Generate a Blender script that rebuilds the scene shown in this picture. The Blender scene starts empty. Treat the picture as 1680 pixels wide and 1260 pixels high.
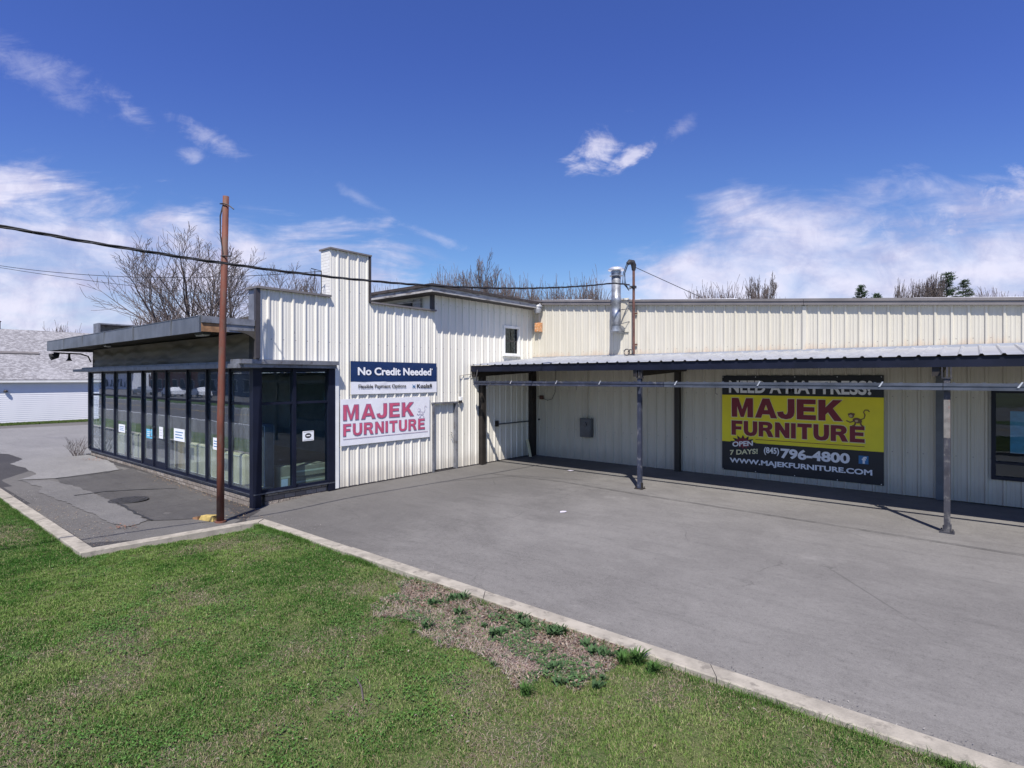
import bpy, math, random
import numpy as np
from mathutils import Vector, Matrix

# ------------------------------------------------------------------ camera, sky, sun, exposure
S = bpy.context.scene
COL = S.collection
HEAD = 0.689367
CAM = Vector((12.592, -16.448, 2.85))
cd = bpy.data.cameras.new("camera")
cd.sensor_width = 36.0
cd.lens = 918.03 / 1680 * 36
cd.shift_y = -9.74 / 1680
cd.clip_end = 6000
cam = bpy.data.objects.new("camera", cd)
COL.objects.link(cam)
cam.location = CAM
cam.rotation_euler = (math.radians(90), 0, HEAD)
S.camera = cam

SUN = Vector((0.41, -0.585, 1.0)).normalized()      # towards the sun
sun_el = math.asin(SUN.z)
sun_az = math.atan2(SUN.x, SUN.y)
sl = bpy.data.lights.new("sun", 'SUN')
sl.energy = 4.7
sl.angle = math.radians(0.5)
sl.color = (1.0, 0.95, 0.88)
so = bpy.data.objects.new("sun", sl)
COL.objects.link(so)
so.rotation_euler = SUN.to_track_quat('Z', 'Y').to_euler()

S.view_settings.view_transform = 'Standard'
S.view_settings.look = 'None'
S.view_settings.exposure = 0.55
S.view_settings.gamma = 1.0


class NT:
    """small helper to write node trees"""
    def __init__(self, tree):
        self.t = tree
        self.n = tree.nodes
        self.n.clear()

    def node(self, typ, inputs=None, **props):
        n = self.n.new(typ)
        for k, v in props.items():
            setattr(n, k, v)
        for k, v in (inputs or {}).items():
            self.put(n, k, v)
        return n

    def put(self, n, k, v):
        s = n.inputs[k]
        if isinstance(v, bpy.types.Node):
            v = v.outputs[0]
        if isinstance(v, bpy.types.NodeSocket):
            self.t.links.new(v, s)
        else:
            if s.type == 'RGBA' and not isinstance(v, (int, float)) and len(v) == 3:
                v = (*v, 1)
            s.default_value = v

    def m(self, op, a, b=0.0, c=0.0, clamp=False):
        n = self.n.new('ShaderNodeMath')
        n.operation = op
        n.use_clamp = clamp
        for i, v in enumerate((a, b, c)):
            self.put(n, i, v)
        return n.outputs[0]

    def step(self, v, lo, hi, a=0.0, b=1.0):
        n = self.node('ShaderNodeMapRange', {0: v, 1: lo, 2: hi, 3: a, 4: b}, interpolation_type='SMOOTHSTEP')
        return n.outputs[0]

    def mix(self, f, a, b, blend='MIX'):
        n = self.n.new('ShaderNodeMix')
        n.data_type = 'RGBA'
        n.blend_type = blend
        self.put(n, 0, f)
        self.put(n, 6, a)
        self.put(n, 7, b)
        return n.outputs[2]

    def noise(self, vec, scale, detail=5, rough=.55, dist=0.0):
        n = self.node('ShaderNodeTexNoise', {'Vector': vec, 'Scale': scale, 'Detail': detail, 'Roughness': rough, 'Distortion': dist})
        return n.outputs[0]

    def mapping(self, vec, scale=(1, 1, 1), loc=(0, 0, 0), rot=(0, 0, 0)):
        return self.node('ShaderNodeMapping', {'Vector': vec, 'Location': loc, 'Rotation': rot, 'Scale': scale}).outputs[0]


W = bpy.data.worlds.new("World")
S.world = W
W.use_nodes = True
w = NT(W.node_tree)
sky = w.node('ShaderNodeTexSky', sky_type='NISHITA', sun_disc=False, sun_elevation=sun_el, sun_rotation=sun_az,
             altitude=200, air_density=1.0, dust_density=0.6, ozone_density=3.5)
tc = w.node('ShaderNodeTexCoord')
gen = tc.outputs['Generated']
fw = Vector((-math.sin(HEAD), math.cos(HEAD), 0))
rt = Vector((math.cos(HEAD), math.sin(HEAD), 0))
dotf = w.node('ShaderNodeVectorMath', {0: gen, 1: tuple(fw)}, operation='DOT_PRODUCT').outputs['Value']
dotr = w.node('ShaderNodeVectorMath', {0: gen, 1: tuple(rt)}, operation='DOT_PRODUCT').outputs['Value']
dz = w.node('ShaderNodeSeparateXYZ', {0: gen}).outputs[2]
den = w.m('MAXIMUM', w.m('ABSOLUTE', dotf), 0.12)
ca = w.m('DIVIDE', dotr, den)          # tangent of the azimuth off the street heading
cb = w.m('DIVIDE', dz, den)            # tangent of the elevation
vec = w.node('ShaderNodeCombineXYZ', {0: ca, 1: cb, 2: 0.0}).outputs[0]
warp = w.noise(vec, 3.5, 5, .6)
warp0 = w.m('SUBTRACT', warp, 0.5)
# streaky cirrus that descend to the right (left bank) and climb to the right (right bank)
stL = w.noise(w.mapping(vec, (2.2, 8.0, 1), rot=(0, 0, math.radians(15))), 1.6, 9, .62, .5)
stR = w.noise(w.mapping(vec, (2.2, 6.5, 1), loc=(3.1, 1.7, 0), rot=(0, 0, math.radians(-22))), 1.7, 9, .6, .6)
puff = w.noise(w.mapping(vec, (1, 1.7, 1), loc=(5, 2, 0)), 5.0, 9, .56, .3)
# left bank
t = w.m('ADD', ca, 0.915)
lineL = w.m('SUBTRACT', w.m('SUBTRACT', 0.385, w.m('MULTIPLY', t, 0.08)), w.m('MULTIPLY', w.m('MULTIPLY', t, t), 0.19))
dL = w.m('ADD', w.m('SUBTRACT', lineL, cb), w.m('MULTIPLY', warp0, 0.16))
dL = w.m('ADD', dL, w.m('MULTIPLY', w.m('SUBTRACT', stL, .5), .34))
mL = w.m('MULTIPLY', w.step(dL, -0.01, 0.10), w.step(ca, -0.02, -0.2))
densL = w.m('MULTIPLY', mL, w.m('MULTIPLY_ADD', w.step(w.m('ADD', w.m('MULTIPLY', puff, .4), w.m('MULTIPLY', stL, .6)), .38, .60), .55, .40))
# right bank
lineR = w.m('MINIMUM', w.m('MULTIPLY_ADD', w.m('SUBTRACT', ca, .08), .75, .13), w.m('MULTIPLY_ADD', w.m('SUBTRACT', ca, .37), -.02, .365))
dR = w.m('ADD', w.m('SUBTRACT', lineR, cb), w.m('MULTIPLY', warp0, 0.13))
dR = w.m('ADD', dR, w.m('MULTIPLY', w.m('SUBTRACT', stR, .5), .30))
mR = w.step(dR, 0.0, 0.13)
densR = w.m('MULTIPLY', mR, w.m('MULTIPLY_ADD', w.step(w.m('ADD', w.m('MULTIPLY', puff, .45), w.m('MULTIPLY', stR, .55)), .36, .64), .52, .42))


wisp = w.noise(vec, 15.0, 10, .66, .8)
wispL = w.noise(w.mapping(vec, (1, 2.6, 1), rot=(0, 0, math.radians(24))), 9.0, 10, .66, .7)
wispR = w.noise(w.mapping(vec, (1, 2.2, 1), rot=(0, 0, math.radians(-42))), 9.0, 10, .66, .7)


def blob(px, py, rx, ry, ang, solid=.5):
    """ragged cloud patch centred on one bearing and height of the sky; ang tilts it up to the right"""
    a0, b0 = (px - 840) / 918, (620 - py) / 918
    c_, s_ = math.cos(ang), math.sin(ang)
    da, db = w.m('SUBTRACT', ca, a0), w.m('SUBTRACT', cb, b0)
    p = w.m('DIVIDE', w.m('ADD', w.m('MULTIPLY', da, c_), w.m('MULTIPLY', db, s_)), rx / 918)
    q = w.m('DIVIDE', w.m('SUBTRACT', w.m('MULTIPLY', db, c_), w.m('MULTIPLY', da, s_)), ry / 918)
    r = w.m('SQRT', w.m('ADD', w.m('MULTIPLY', p, p), w.m('MULTIPLY', q, q)))
    body = w.m('SUBTRACT', 1.0, r)
    n_ = w.m('ADD', w.m('MULTIPLY', wispR if ang > 0 else wispL, .6), w.m('MULTIPLY', wisp, .4))
    d_ = w.m('ADD', w.m('MULTIPLY', body, .62), w.m('MULTIPLY', w.m('SUBTRACT', n_, .5), 2.6))
    return w.m('MULTIPLY', w.step(d_, .05, .05 + solid), w.step(body, -.5, .1))


blobs = [(blob(975, 243, 66, 42, .8, .65), .85), (blob(1034, 258, 60, 19, .62, .6), .8), (blob(1115, 212, 42, 20, .7, .8), .4),
         (blob(55, 112, 140, 50, -.45, 1.2), .42), (blob(200, 170, 70, 26, -.75, 1.0), .5), (blob(95, 150, 110, 28, -.5, 1.2), .36),
         (blob(350, 230, 95, 20, -.5, .8), .42), (blob(315, 255, 30, 14, -.2, .8), .35),
         (blob(705, 384, 75, 12, -.38, .8), .32), (blob(590, 325, 80, 12, -.5, .9), .2),
         (blob(1295, 440, 46, 22, .5, .5), .85), (blob(1630, 335, 190, 55, .3, .8), .85), (blob(1500, 375, 190, 50, .2, .9), .6)]
cl = w.m('MAXIMUM', densL, densR)
for b_, k in blobs:
    cl = w.m('MAXIMUM', cl, w.m('MULTIPLY', b_, k))
lowhaze = w.m('MULTIPLY', w.step(cb, 0.22, 0.0), 0.38)
cl = w.m('SUBTRACT', 1.0, w.m('MULTIPLY', w.m('SUBTRACT', 1.0, cl), w.m('SUBTRACT', 1.0, lowhaze)))
skyc = w.mix(1.0, sky.outputs[0], w.mix(w.step(cb, .05, .62), (.64, .80, .94), (.47, .57, 1.10)), 'MULTIPLY')
cl = w.m('MULTIPLY', cl, w.step(dotf, -.25, .05))      # clouds left out behind the camera, which lowers the fill light
cloudc = w.mix(w.step(w.m('ADD', w.m('MULTIPLY', puff, .6), w.m('MULTIPLY', wisp, .4)), .38, .62), (3.9, 3.9, 5.6), (6.2, 6.1, 7.3))
full = w.mix(cl, skyc, cloudc)
bg = w.node('ShaderNodeBackground', {'Color': full, 'Strength': 0.095})
w.node('ShaderNodeOutputWorld', {'Surface': bg})

# ------------------------------------------------------------------ helpers
R = random.Random(7)


class MB:
    def __init__(self):
        self.v = []
        self.f = []

    def quad(self, a, b, c, d):
        n = len(self.v)
        self.v += [tuple(a), tuple(b), tuple(c), tuple(d)]
        self.f.append((n, n + 1, n + 2, n + 3))
        return self

    def poly(self, pts):
        n = len(self.v)
        self.v += [tuple(p) for p in pts]
        self.f.append(tuple(range(n, n + len(pts))))
        return self

    def box(self, x0, x1, y0, y1, z0, z1):
        n = len(self.v)
        self.v += [(x0, y0, z0), (x1, y0, z0), (x1, y1, z0), (x0, y1, z0), (x0, y0, z1), (x1, y0, z1), (x1, y1, z1), (x0, y1, z1)]
        self.f += [tuple(n + i for i in q) for q in ((0, 3, 2, 1), (4, 5, 6, 7), (0, 1, 5, 4), (1, 2, 6, 5), (2, 3, 7, 6), (3, 0, 4, 7))]
        return self

    def hexa(self, lo, hi):
        """solid between two quads (4 points each, counter-clockwise from above)"""
        n = len(self.v)
        self.v += [tuple(p) for p in lo] + [tuple(p) for p in hi]
        self.f += [tuple(n + i for i in q) for q in ((0, 3, 2, 1), (4, 5, 6, 7), (0, 1, 5, 4), (1, 2, 6, 5), (2, 3, 7, 6), (3, 0, 4, 7))]
        return self

    def tube(self, pts, r, n=8, caps=True):
        pts = [Vector(p) for p in pts]
        rr = r if isinstance(r, (list, tuple)) else [r] * len(pts)
        rings = []
        up = Vector((0, 0, 1))
        for i, p in enumerate(pts):
            d = (pts[min(i + 1, len(pts) - 1)] - pts[max(i - 1, 0)]).normalized()
            a = d.cross(up)
            if a.length < .05:
                a = d.cross(Vector((0, 1, 0)))
            a.normalize()
            b = d.cross(a)
            k = len(self.v)
            rings.append(k)
            for j in range(n):
                t_ = 2 * math.pi * j / n
                self.v.append(tuple(p + (a * math.cos(t_) + b * math.sin(t_)) * rr[i]))
        for k0, k1 in zip(rings, rings[1:]):
            for j in range(n):
                self.f.append((k0 + j, k1 + j, k1 + (j + 1) % n, k0 + (j + 1) % n))
        if caps:
            self.f.append(tuple(rings[0] + j for j in range(n)))
            self.f.append(tuple(rings[-1] + n - 1 - j for j in range(n)))
        return self

    def lathe(self, c, prof, n=20):
        """prof: list of (radius, z) round a vertical axis at c"""
        c = Vector(c)
        ks = []
        for r, z in prof:
            ks.append(len(self.v))
            for j in range(n):
                t_ = 2 * math.pi * j / n
                self.v.append((c.x + r * math.cos(t_), c.y + r * math.sin(t_), c.z + z))
        for k0, k1 in zip(ks, ks[1:]):
            for j in range(n):
                self.f.append((k0 + j, k0 + (j + 1) % n, k1 + (j + 1) % n, k1 + j))
        self.f.append(tuple(ks[0] + n - 1 - j for j in range(n)))
        self.f.append(tuple(ks[-1] + j for j in range(n)))
        return self


def obj(name, mb, mat, parent=None, smooth=False, bevel=0.0):
    me = bpy.data.meshes.new(name)
    off = Vector((0, 0, 0))
    p = parent
    while p is not None:
        off += p.location
        p = p.parent
    if isinstance(mb, MB):
        vs = [(v[0] - off.x, v[1] - off.y, v[2] - off.z) for v in mb.v]
        me.from_pydata(vs, [], mb.f)
    else:
        me = mb
        me.name = name
        me.transform(Matrix.Translation(-off))
    if smooth:
        me.polygons.foreach_set('use_smooth', [True] * len(me.polygons))
    me.materials.append(mat)
    o = bpy.data.objects.new(name, me)
    COL.objects.link(o)
    if parent is not None:
        o.parent = parent
    if bevel:
        bv = o.modifiers.new('bevel', 'BEVEL')
        bv.width = bevel
        bv.segments = 2
        bv.limit_method = 'ANGLE'
    return o


def boxes(name, lst, mat, parent):
    return [obj(name, MB().box(*q), mat, parent) for q in lst]


def tag(o, label, cat, group=None):
    o['label'] = label
    o['category'] = cat
    if group:
        o['group'] = group
    return o


def thing(name, label, cat, loc, group=None):
    o = bpy.data.objects.new(name, None)
    COL.objects.link(o)
    o.location = loc
    o.empty_display_size = .2
    return tag(o, label, cat, group)


def structure(o):
    o['kind'] = 'structure'
    return o


def stuff(o, label=None, cat=None):
    o['kind'] = 'stuff'
    if label:
        o['label'] = label
        o['category'] = cat
    return o


def ground_z(x, y):
    """the forecourt dips a little towards the shopfront corner"""
    return -0.11 * math.exp(-((x + .6) / 4.6) ** 2 - ((y + 10.4) / 1.3) ** 2)


def hash2(ix, iy, seed):
    h = (ix.astype(np.int64) * 374761393 + iy.astype(np.int64) * 668265263 + seed * 1442695041) & 0x7fffffff
    h = ((h ^ (h >> 13)) * 1274126177) & 0x7fffffff
    return ((h ^ (h >> 16)) & 0xffff) / 65535.0


def vnoise(x, y, seed=0):
    x = np.asarray(x, float)
    y = np.asarray(y, float)
    ix, iy = np.floor(x), np.floor(y)
    fx, fy = x - ix, y - iy
    fx = fx * fx * (3 - 2 * fx)
    fy = fy * fy * (3 - 2 * fy)
    a = hash2(ix, iy, seed)
    b = hash2(ix + 1, iy, seed)
    c = hash2(ix, iy + 1, seed)
    d = hash2(ix + 1, iy + 1, seed)
    return (a * (1 - fx) + b * fx) * (1 - fy) + (c * (1 - fx) + d * fx) * fy


def fbm(x, y, seed=0, oct=4):
    s, k, amp = 0, 0, 1.0
    for i in range(oct):
        s = s + amp * vnoise(x * 2 ** i, y * 2 ** i, seed + i)
        k += amp
        amp *= .55
    return s / k


# ------------------------------------------------------------------ materials
def new_mat(name):
    m = bpy.data.materials.new(name)
    m.use_nodes = True
    return m, NT(m.node_tree)


def finish(t, col, rough=.6, metal=0.0, bump=None, bstr=.3, bdist=.02, spec=.5, **extra):
    ins = {'Base Color': col, 'Roughness': rough, 'Metallic': metal, 'Specular IOR Level': spec}
    ins.update(extra)
    p = t.node('ShaderNodeBsdfPrincipled', ins)
    if bump is not None:
        b = t.node('ShaderNodeBump', {'Strength': bstr, 'Distance': bdist, 'Height': bump})
        t.put(p, 'Normal', b.outputs[0])
    t.node('ShaderNodeOutputMaterial', {'Surface': p.outputs[0]})


def mat(name, col, rough=.6, metal=0.0, var=.12, vscale=3.0, stretch=(1, 1, 1), bump=0.0, bscale=60.0, col2=None, amt=.5, spec=.5):
    """plain weathered surface: base colour, soft mottling, optional second colour in patches and fine bump"""
    m, t = new_mat(name)
    pos = t.node('ShaderNodeNewGeometry').outputs['Position']
    n1 = t.noise(t.mapping(pos, stretch), vscale, 7, .6)
    lo = tuple(c * (1 - var) for c in col)
    hi = tuple(min(1, c * (1 + var)) for c in col)
    c = t.mix(t.step(n1, .3, .7), lo, hi)
    if col2:
        n2 = t.noise(t.mapping(pos, stretch, loc=(9, 4, 2)), vscale * 1.7, 8, .65)
        c = t.mix(t.step(n2, 1 - amt - .08, 1 - amt + .08), c, col2)
    nb = t.noise(pos, bscale, 4, .6)
    r = t.m('MULTIPLY_ADD', n1, .2, rough - .1)
    finish(t, c, r, metal, nb if bump else None, bump, .01, spec)
    return m


M = {}
M['navy'] = mat('navy_paint', (.0055, .0075, .019), .5, var=.25, vscale=2, bump=.1, spec=.3)
M['navy_post'] = mat('navy_post_paint', (.03, .036, .06), .5, var=.25, vscale=4, col2=(.14, .14, .15), amt=.38, bump=.15)
M['worn_post'] = mat('peeling_post_paint', (.04, .04, .05), .6, var=.3, vscale=5, col2=(.14, .135, .13), amt=.42, bump=.3)
M['black_brown'] = mat('dark_brown_steel', (.022, .018, .016), .55, var=.3)
M['zinc'] = mat('zinc_sheet', (.17, .18, .195), .5, .55, var=.25, vscale=2.2, stretch=(1, 1, .4), bump=.12, bscale=8)
M['ledge'] = mat('weathered_ledge_metal', (.21, .215, .235), .5, .4, var=.25, vscale=3, col2=(.12, .11, .11), amt=.4)
M['soffit'] = mat('dark_soffit_boards', (.05, .044, .038), .8, var=.3, vscale=3)
M['drape'] = mat('dark_draped_sheet', (.17, .14, .105), .6, var=.4, vscale=1.3, stretch=(.4, 1, 2))
M['trim_brown'] = mat('grey_brown_trim', (.17, .155, .15), .5, .1, var=.12, vscale=2)
M['trim_dark'] = mat('dark_corner_trim', (.045, .04, .042), .5, var=.2)
M['white_trim'] = mat('white_painted_trim', (.72, .72, .7), .5, var=.06)
M['shingle'] = mat('dark_roof_edge', (.045, .036, .034), .8, var=.35, vscale=8, bump=.4, bscale=40)
M['fascia_wood'] = mat('weathered_fascia_board', (.36, .35, .34), .7, var=.2, vscale=3, stretch=(.5, .5, 3), col2=(.16, .145, .135), amt=.45)
M['rust_wood'] = mat('bare_rusty_wood', (.26, .14, .07), .8, var=.35, vscale=5)
M['roof_felt'] = mat('grey_roof_felt', (.2, .2, .2), .9, var=.2, vscale=1)
M['roof_white'] = mat('white_roof_edge', (.75, .75, .76), .5, var=.08)
M['galv'] = mat('galvanised_sheet', (.40, .41, .43), .45, .35, var=.1, vscale=2, bump=.05)
M['galv_rail'] = mat('galvanised_rail', (.115, .125, .15), .4, .6, var=.25, vscale=6, stretch=(.4, 1, 1))
M['bright_metal'] = mat('bright_metal', (.7, .7, .72), .35, .6, var=.1)
M['flue'] = mat('flue_steel', (.30, .315, .34), .42, .6, var=.3, vscale=5, col2=(.2, .21, .24), amt=.35, bump=.1)
M['rust_pole'] = mat('red_rust', (.145, .044, .026), .75, var=.3, vscale=4, stretch=(1, 1, .35), col2=(.115, .062, .045), amt=.45, bump=.3)
M['rust_mast'] = mat('rusty_mast', (.10, .045, .035), .75, var=.4, vscale=5)
M['rust_box'] = mat('rusty_box_paint', (.5, .22, .08), .7, var=.3, vscale=14, col2=(.6, .52, .42), amt=.42)
M['cable'] = mat('black_cable', (.015, .015, .018), .6)
M['meter'] = mat('grey_enclosure', (.11, .12, .135), .5, .2, var=.15)
M['dark_room'] = mat('dark_interior', (.03, .033, .04), .9)
M['show_wall'] = mat('grey_showroom_wall', (.16, .18, .2), .8)
M['carpet'] = mat('dark_carpet', (.12, .115, .11), .9)
M['cardboard'] = mat('cardboard', (.36, .29, .18), .8, var=.1, vscale=6)
M['cream_panel'] = mat('cream_fabric', (.72, .66, .44), .7, var=.08, vscale=3)
M['tan_panel'] = mat('tan_fabric', (.42, .3, .14), .7, var=.1, vscale=3)
M['paper'] = mat('white_paper', (.75, .77, .8), .6, var=.03)
M['blue_paper'] = mat('blue_paper', (.12, .42, .62), .6, var=.1, vscale=15)
M['curb'] = mat('pale_concrete', (.315, .285, .235), .85, var=.2, vscale=4, col2=(.2, .18, .15), amt=.4, bump=.35, bscale=50)
M['yellow'] = mat('faded_yellow_paint', (.42, .31, .10), .8, var=.2, vscale=12, bump=.3)
M['tar'] = mat('tar_seal', (.03, .03, .032), .7)
M['iron'] = mat('cast_iron', (.05, .048, .048), .6, .3, var=.3, vscale=10, bump=.4, bscale=30)
M['vinyl_white'] = mat('white_vinyl', (.74, .74, .78), .5, var=.03, bump=.08, bscale=6)
M['vinyl_navy'] = mat('navy_vinyl', (.008, .028, .10), .45, var=.1, bump=.08, bscale=6)
M['vinyl_black'] = mat('black_vinyl', (.006, .007, .014), .45, var=.1, bump=.08, bscale=5)
M['vinyl_yellow'] = mat('yellow_vinyl', (.82, .71, .02), .5, var=.06, vscale=1.2, bump=.08, bscale=5)
M['ink_white'] = mat('white_ink', (.8, .8, .82), .5, var=.02)
M['ink_black'] = mat('black_ink', (.02, .02, .025), .5)
M['ink_maroon'] = mat('maroon_ink', (.19, .008, .022), .5, var=.05)
M['ink_pale'] = mat('pale_yellow_ink', (.74, .7, .42), .5, var=.03)
M['ink_rose'] = mat('faded_rose_ink', (.5, .085, .16), .55, var=.12, vscale=4)
M['ink_plum'] = mat('faded_plum_ink', (.27, .16, .26), .55, var=.1, vscale=6)
M['ink_faint'] = mat('faded_grey_ink', (.55, .52, .6), .55, var=.1, vscale=9)
M['ink_brown'] = mat('brown_ink', (.16, .07, .03), .5)
M['ink_tan'] = mat('tan_ink', (.5, .36, .2), .5)
M['ink_blue'] = mat('mid_blue_ink', (.03, .16, .36), .5)
M['wood_bark'] = mat('grey_bark', (.10, .085, .08), .9, var=.25, vscale=3)
M['twig'] = mat('brown_twigs', (.105, .085, .082), .9, var=.25, vscale=1)
M['twig_red'] = mat('reddish_twigs', (.12, .092, .085), .9, var=.25, vscale=1)
M['stone'] = None


def m_siding(name, base, dirt, first, axis, stain=False):
    m, t = new_mat(name)
    pos = t.node('ShaderNodeNewGeometry').outputs['Position']
    xyz = t.node('ShaderNodeSeparateXYZ', {0: pos})
    u, z = xyz.outputs[axis], xyz.outputs[2]
    n1 = t.noise(t.mapping(pos, (1.6, 1.6, .14)), 3.2, 7, .6)
    n2 = t.noise(pos, .7, 4, .5)
    lap = t.m('FLOOR', t.m('DIVIDE', t.m('SUBTRACT', u, first), .9144))
    panel = t.node('ShaderNodeTexWhiteNoise', {'W': lap}, noise_dimensions='1D').outputs[0]
    c = t.mix(t.step(n1, .38, .80), base, dirt)
    c = t.mix(t.m('MULTIPLY', t.step(n2, .35, .7), .3), c, tuple(b * .86 for b in base))
    c = t.mix(t.m('MULTIPLY', panel, .45), c, tuple(b * k for b, k in zip(base, (.86, .85, .81))))
    # screw heads in rows, one beside each rib
    fu = t.m('SUBTRACT', t.m('FRACT', t.m('DIVIDE', t.m('SUBTRACT', u, first - .075), .3048)), .5)
    fz = t.m('SUBTRACT', t.m('FRACT', t.m('DIVIDE', t.m('SUBTRACT', z, .38), 1.35)), .5)
    dd = t.m('SQRT', t.m('ADD', t.m('POWER', t.m('MULTIPLY', fu, .3048), 2.0), t.m('POWER', t.m('MULTIPLY', fz, 1.35), 2.0)))
    c = t.mix(t.m('MULTIPLY', t.step(dd, .017, .011), .75), c, (.24, .21, .18))
    speck = t.noise(pos, 26.0, 3, .6)
    c = t.mix(t.m('MULTIPLY', t.step(speck, .70, .76), .45), c, (.3, .27, .22))
    # dust splashed on the foot of the wall
    foot = t.m('SUBTRACT', z, t.m('MULTIPLY', t.noise(t.mapping(pos, (2, 2, .6)), 3.0, 5, .6), .7))
    c = t.mix(t.m('MULTIPLY', t.step(foot, .25, -.3), .5), c, (.33, .29, .24))
    if stain:   # rust bleeding up from the flashing where the canopy meets the wall
        edge = t.m('ADD', z, t.m('MULTIPLY', t.noise(t.mapping(pos, (2, 2, .4)), 2.5, 5, .6), -.75))
        low = t.m('MULTIPLY', t.step(edge, 3.42, 3.18), t.step(z, 3.35, 3.5))
        c = t.mix(t.m('MULTIPLY', low, .38), c, (.52, .36, .24))
    bl = t.noise(t.mapping(pos, (2, 2, .3)), 2.0, 3, .5)
    finish(t, c, .42, 0, bl, .06, .02, .45)
    return m


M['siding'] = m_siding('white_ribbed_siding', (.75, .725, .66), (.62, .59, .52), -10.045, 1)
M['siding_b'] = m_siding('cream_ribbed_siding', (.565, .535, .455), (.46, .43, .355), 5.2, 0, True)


def m_asphalt(name, base, light, cracks=True, x_tone=False):
    m, t = new_mat(name)
    pos = t.node('ShaderNodeNewGeometry').outputs['Position']
    big = t.noise(pos, .33, 10, .72, .3)
    mid = t.noise(t.mapping(pos, (1, 1.5, 1), rot=(0, 0, .35)), 1.3, 10, .78)
    sp = t.noise(pos, 140.0, 3, .7)
    sp2 = t.noise(pos, 34.0, 4, .7)
    gr = t.noise(pos, 55.0, 6, .85)
    streak = t.noise(t.mapping(pos, (.35, 2.6, 1), rot=(0, 0, -.12)), 1.6, 6, .7)
    c = t.mix(t.step(t.m('ADD', t.m('MULTIPLY', big, .6), t.m('MULTIPLY', mid, .4)), .38, .64), base, light)
    c = t.mix(t.m('MULTIPLY', t.step(sp, .35, .75), .45), c, tuple(min(1, b * 1.55) for b in light))
    c = t.mix(t.m('MULTIPLY', t.step(sp2, .56, .70), .5), c, tuple(b * .45 for b in base))
    c = t.mix(t.m('MULTIPLY', t.step(streak, .5, .72), .35), c, tuple(b * .72 for b in base))
    g8 = t.noise(pos, 13.0, 8, .85)
    c = t.mix(t.m('MULTIPLY', t.step(g8, .5, .66), .42), c, tuple(b * .6 for b in base))
    c = t.mix(t.m('MULTIPLY', t.step(g8, .48, .34), .35), c, tuple(min(1, b * 1.3) for b in light))
    c = t.mix(t.m('MULTIPLY', t.step(gr, .52, .70), .75), c, tuple(b * .5 for b in base))
    c = t.mix(t.m('MULTIPLY', t.step(gr, .48, .32), .5), c, tuple(min(1, b * 1.45) for b in light))
    pale = t.noise(t.mapping(pos, (1, 1, 1), loc=(3.3, 8.1, 0)), .9, 10, .8)
    c = t.mix(t.m('MULTIPLY', t.step(pale, .56, .74), .5), c, tuple(min(1, b * 1.5) for b in light))
    pit = t.node('ShaderNodeTexVoronoi', {'Vector': pos, 'Scale': 5.5, 'Randomness': 1.0}).outputs['Distance']
    c = t.mix(t.m('MULTIPLY', t.step(pit, .06, .03), .7), c, tuple(b * .35 for b in base))
    if x_tone:     # darker towards low x, beside the shop wall, with an uneven edge
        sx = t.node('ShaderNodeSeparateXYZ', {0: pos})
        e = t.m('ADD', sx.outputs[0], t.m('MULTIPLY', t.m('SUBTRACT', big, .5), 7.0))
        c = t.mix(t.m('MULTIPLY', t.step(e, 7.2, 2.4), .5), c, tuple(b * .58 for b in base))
    if cracks:
        wv = t.noise(pos, 1.1, 5, .6)
        wp = t.node('ShaderNodeVectorMath', {0: pos, 1: t.node('ShaderNodeCombineXYZ', {0: wv, 1: t.m('MULTIPLY', wv, -1.3), 2: 0.0}).outputs[0]}, operation='ADD').outputs[0]
        ed = t.node('ShaderNodeTexVoronoi', {'Vector': t.mapping(wp, (1, 1, 0)), 'Scale': .27, 'Randomness': 1.0}, feature='DISTANCE_TO_EDGE').outputs['Distance']
        msk = t.step(t.noise(pos, .5, 2, .5), .5, .62)
        c = t.mix(t.m('MULTIPLY', t.m('MULTIPLY', t.step(ed, .005, .002), msk), .35), c, tuple(b * .4 for b in base))
    bump = t.m('ADD', t.m('MULTIPLY', sp, .6), t.m('MULTIPLY', sp2, .8))
    finish(t, c, .82, 0, bump, .35, .006, .3)
    return m


M['asphalt'] = m_asphalt('grey_asphalt', (.118, .112, .106), (.182, .174, .163), x_tone=True)
M['asphalt_dark'] = m_asphalt('dark_asphalt', (.036, .034, .035), (.058, .055, .055), False)
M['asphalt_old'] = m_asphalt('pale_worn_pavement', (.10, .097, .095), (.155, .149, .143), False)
M['apron'] = m_asphalt('sun_glance_asphalt', (.16, .156, .155), (.21, .205, .20), False)
M['asphalt_mid'] = m_asphalt('patched_pavement', (.052, .049, .049), (.088, .084, .081), True)


def m_attr(name, rough=.75, trans=.25):
    m, t = new_mat(name)
    a = t.node('ShaderNodeAttribute', attribute_name='tint').outputs['Color']
    d = t.node('ShaderNodeBsdfPrincipled', {'Base Color': a, 'Roughness': rough, 'Specular IOR Level': .25})
    tr = t.node('ShaderNodeBsdfTranslucent', {'Color': a})
    mx = t.node('ShaderNodeMixShader', {0: trans, 1: d.outputs[0], 2: tr.outputs[0]})
    t.node('ShaderNodeOutputMaterial', {'Surface': mx.outputs[0]})
    return m


M['blade'] = m_attr('grass_blades')
M['leaf'] = m_attr('dead_leaves', .8, .15)
M['needle'] = m_attr('evergreen_needles', .7, .2)


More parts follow.
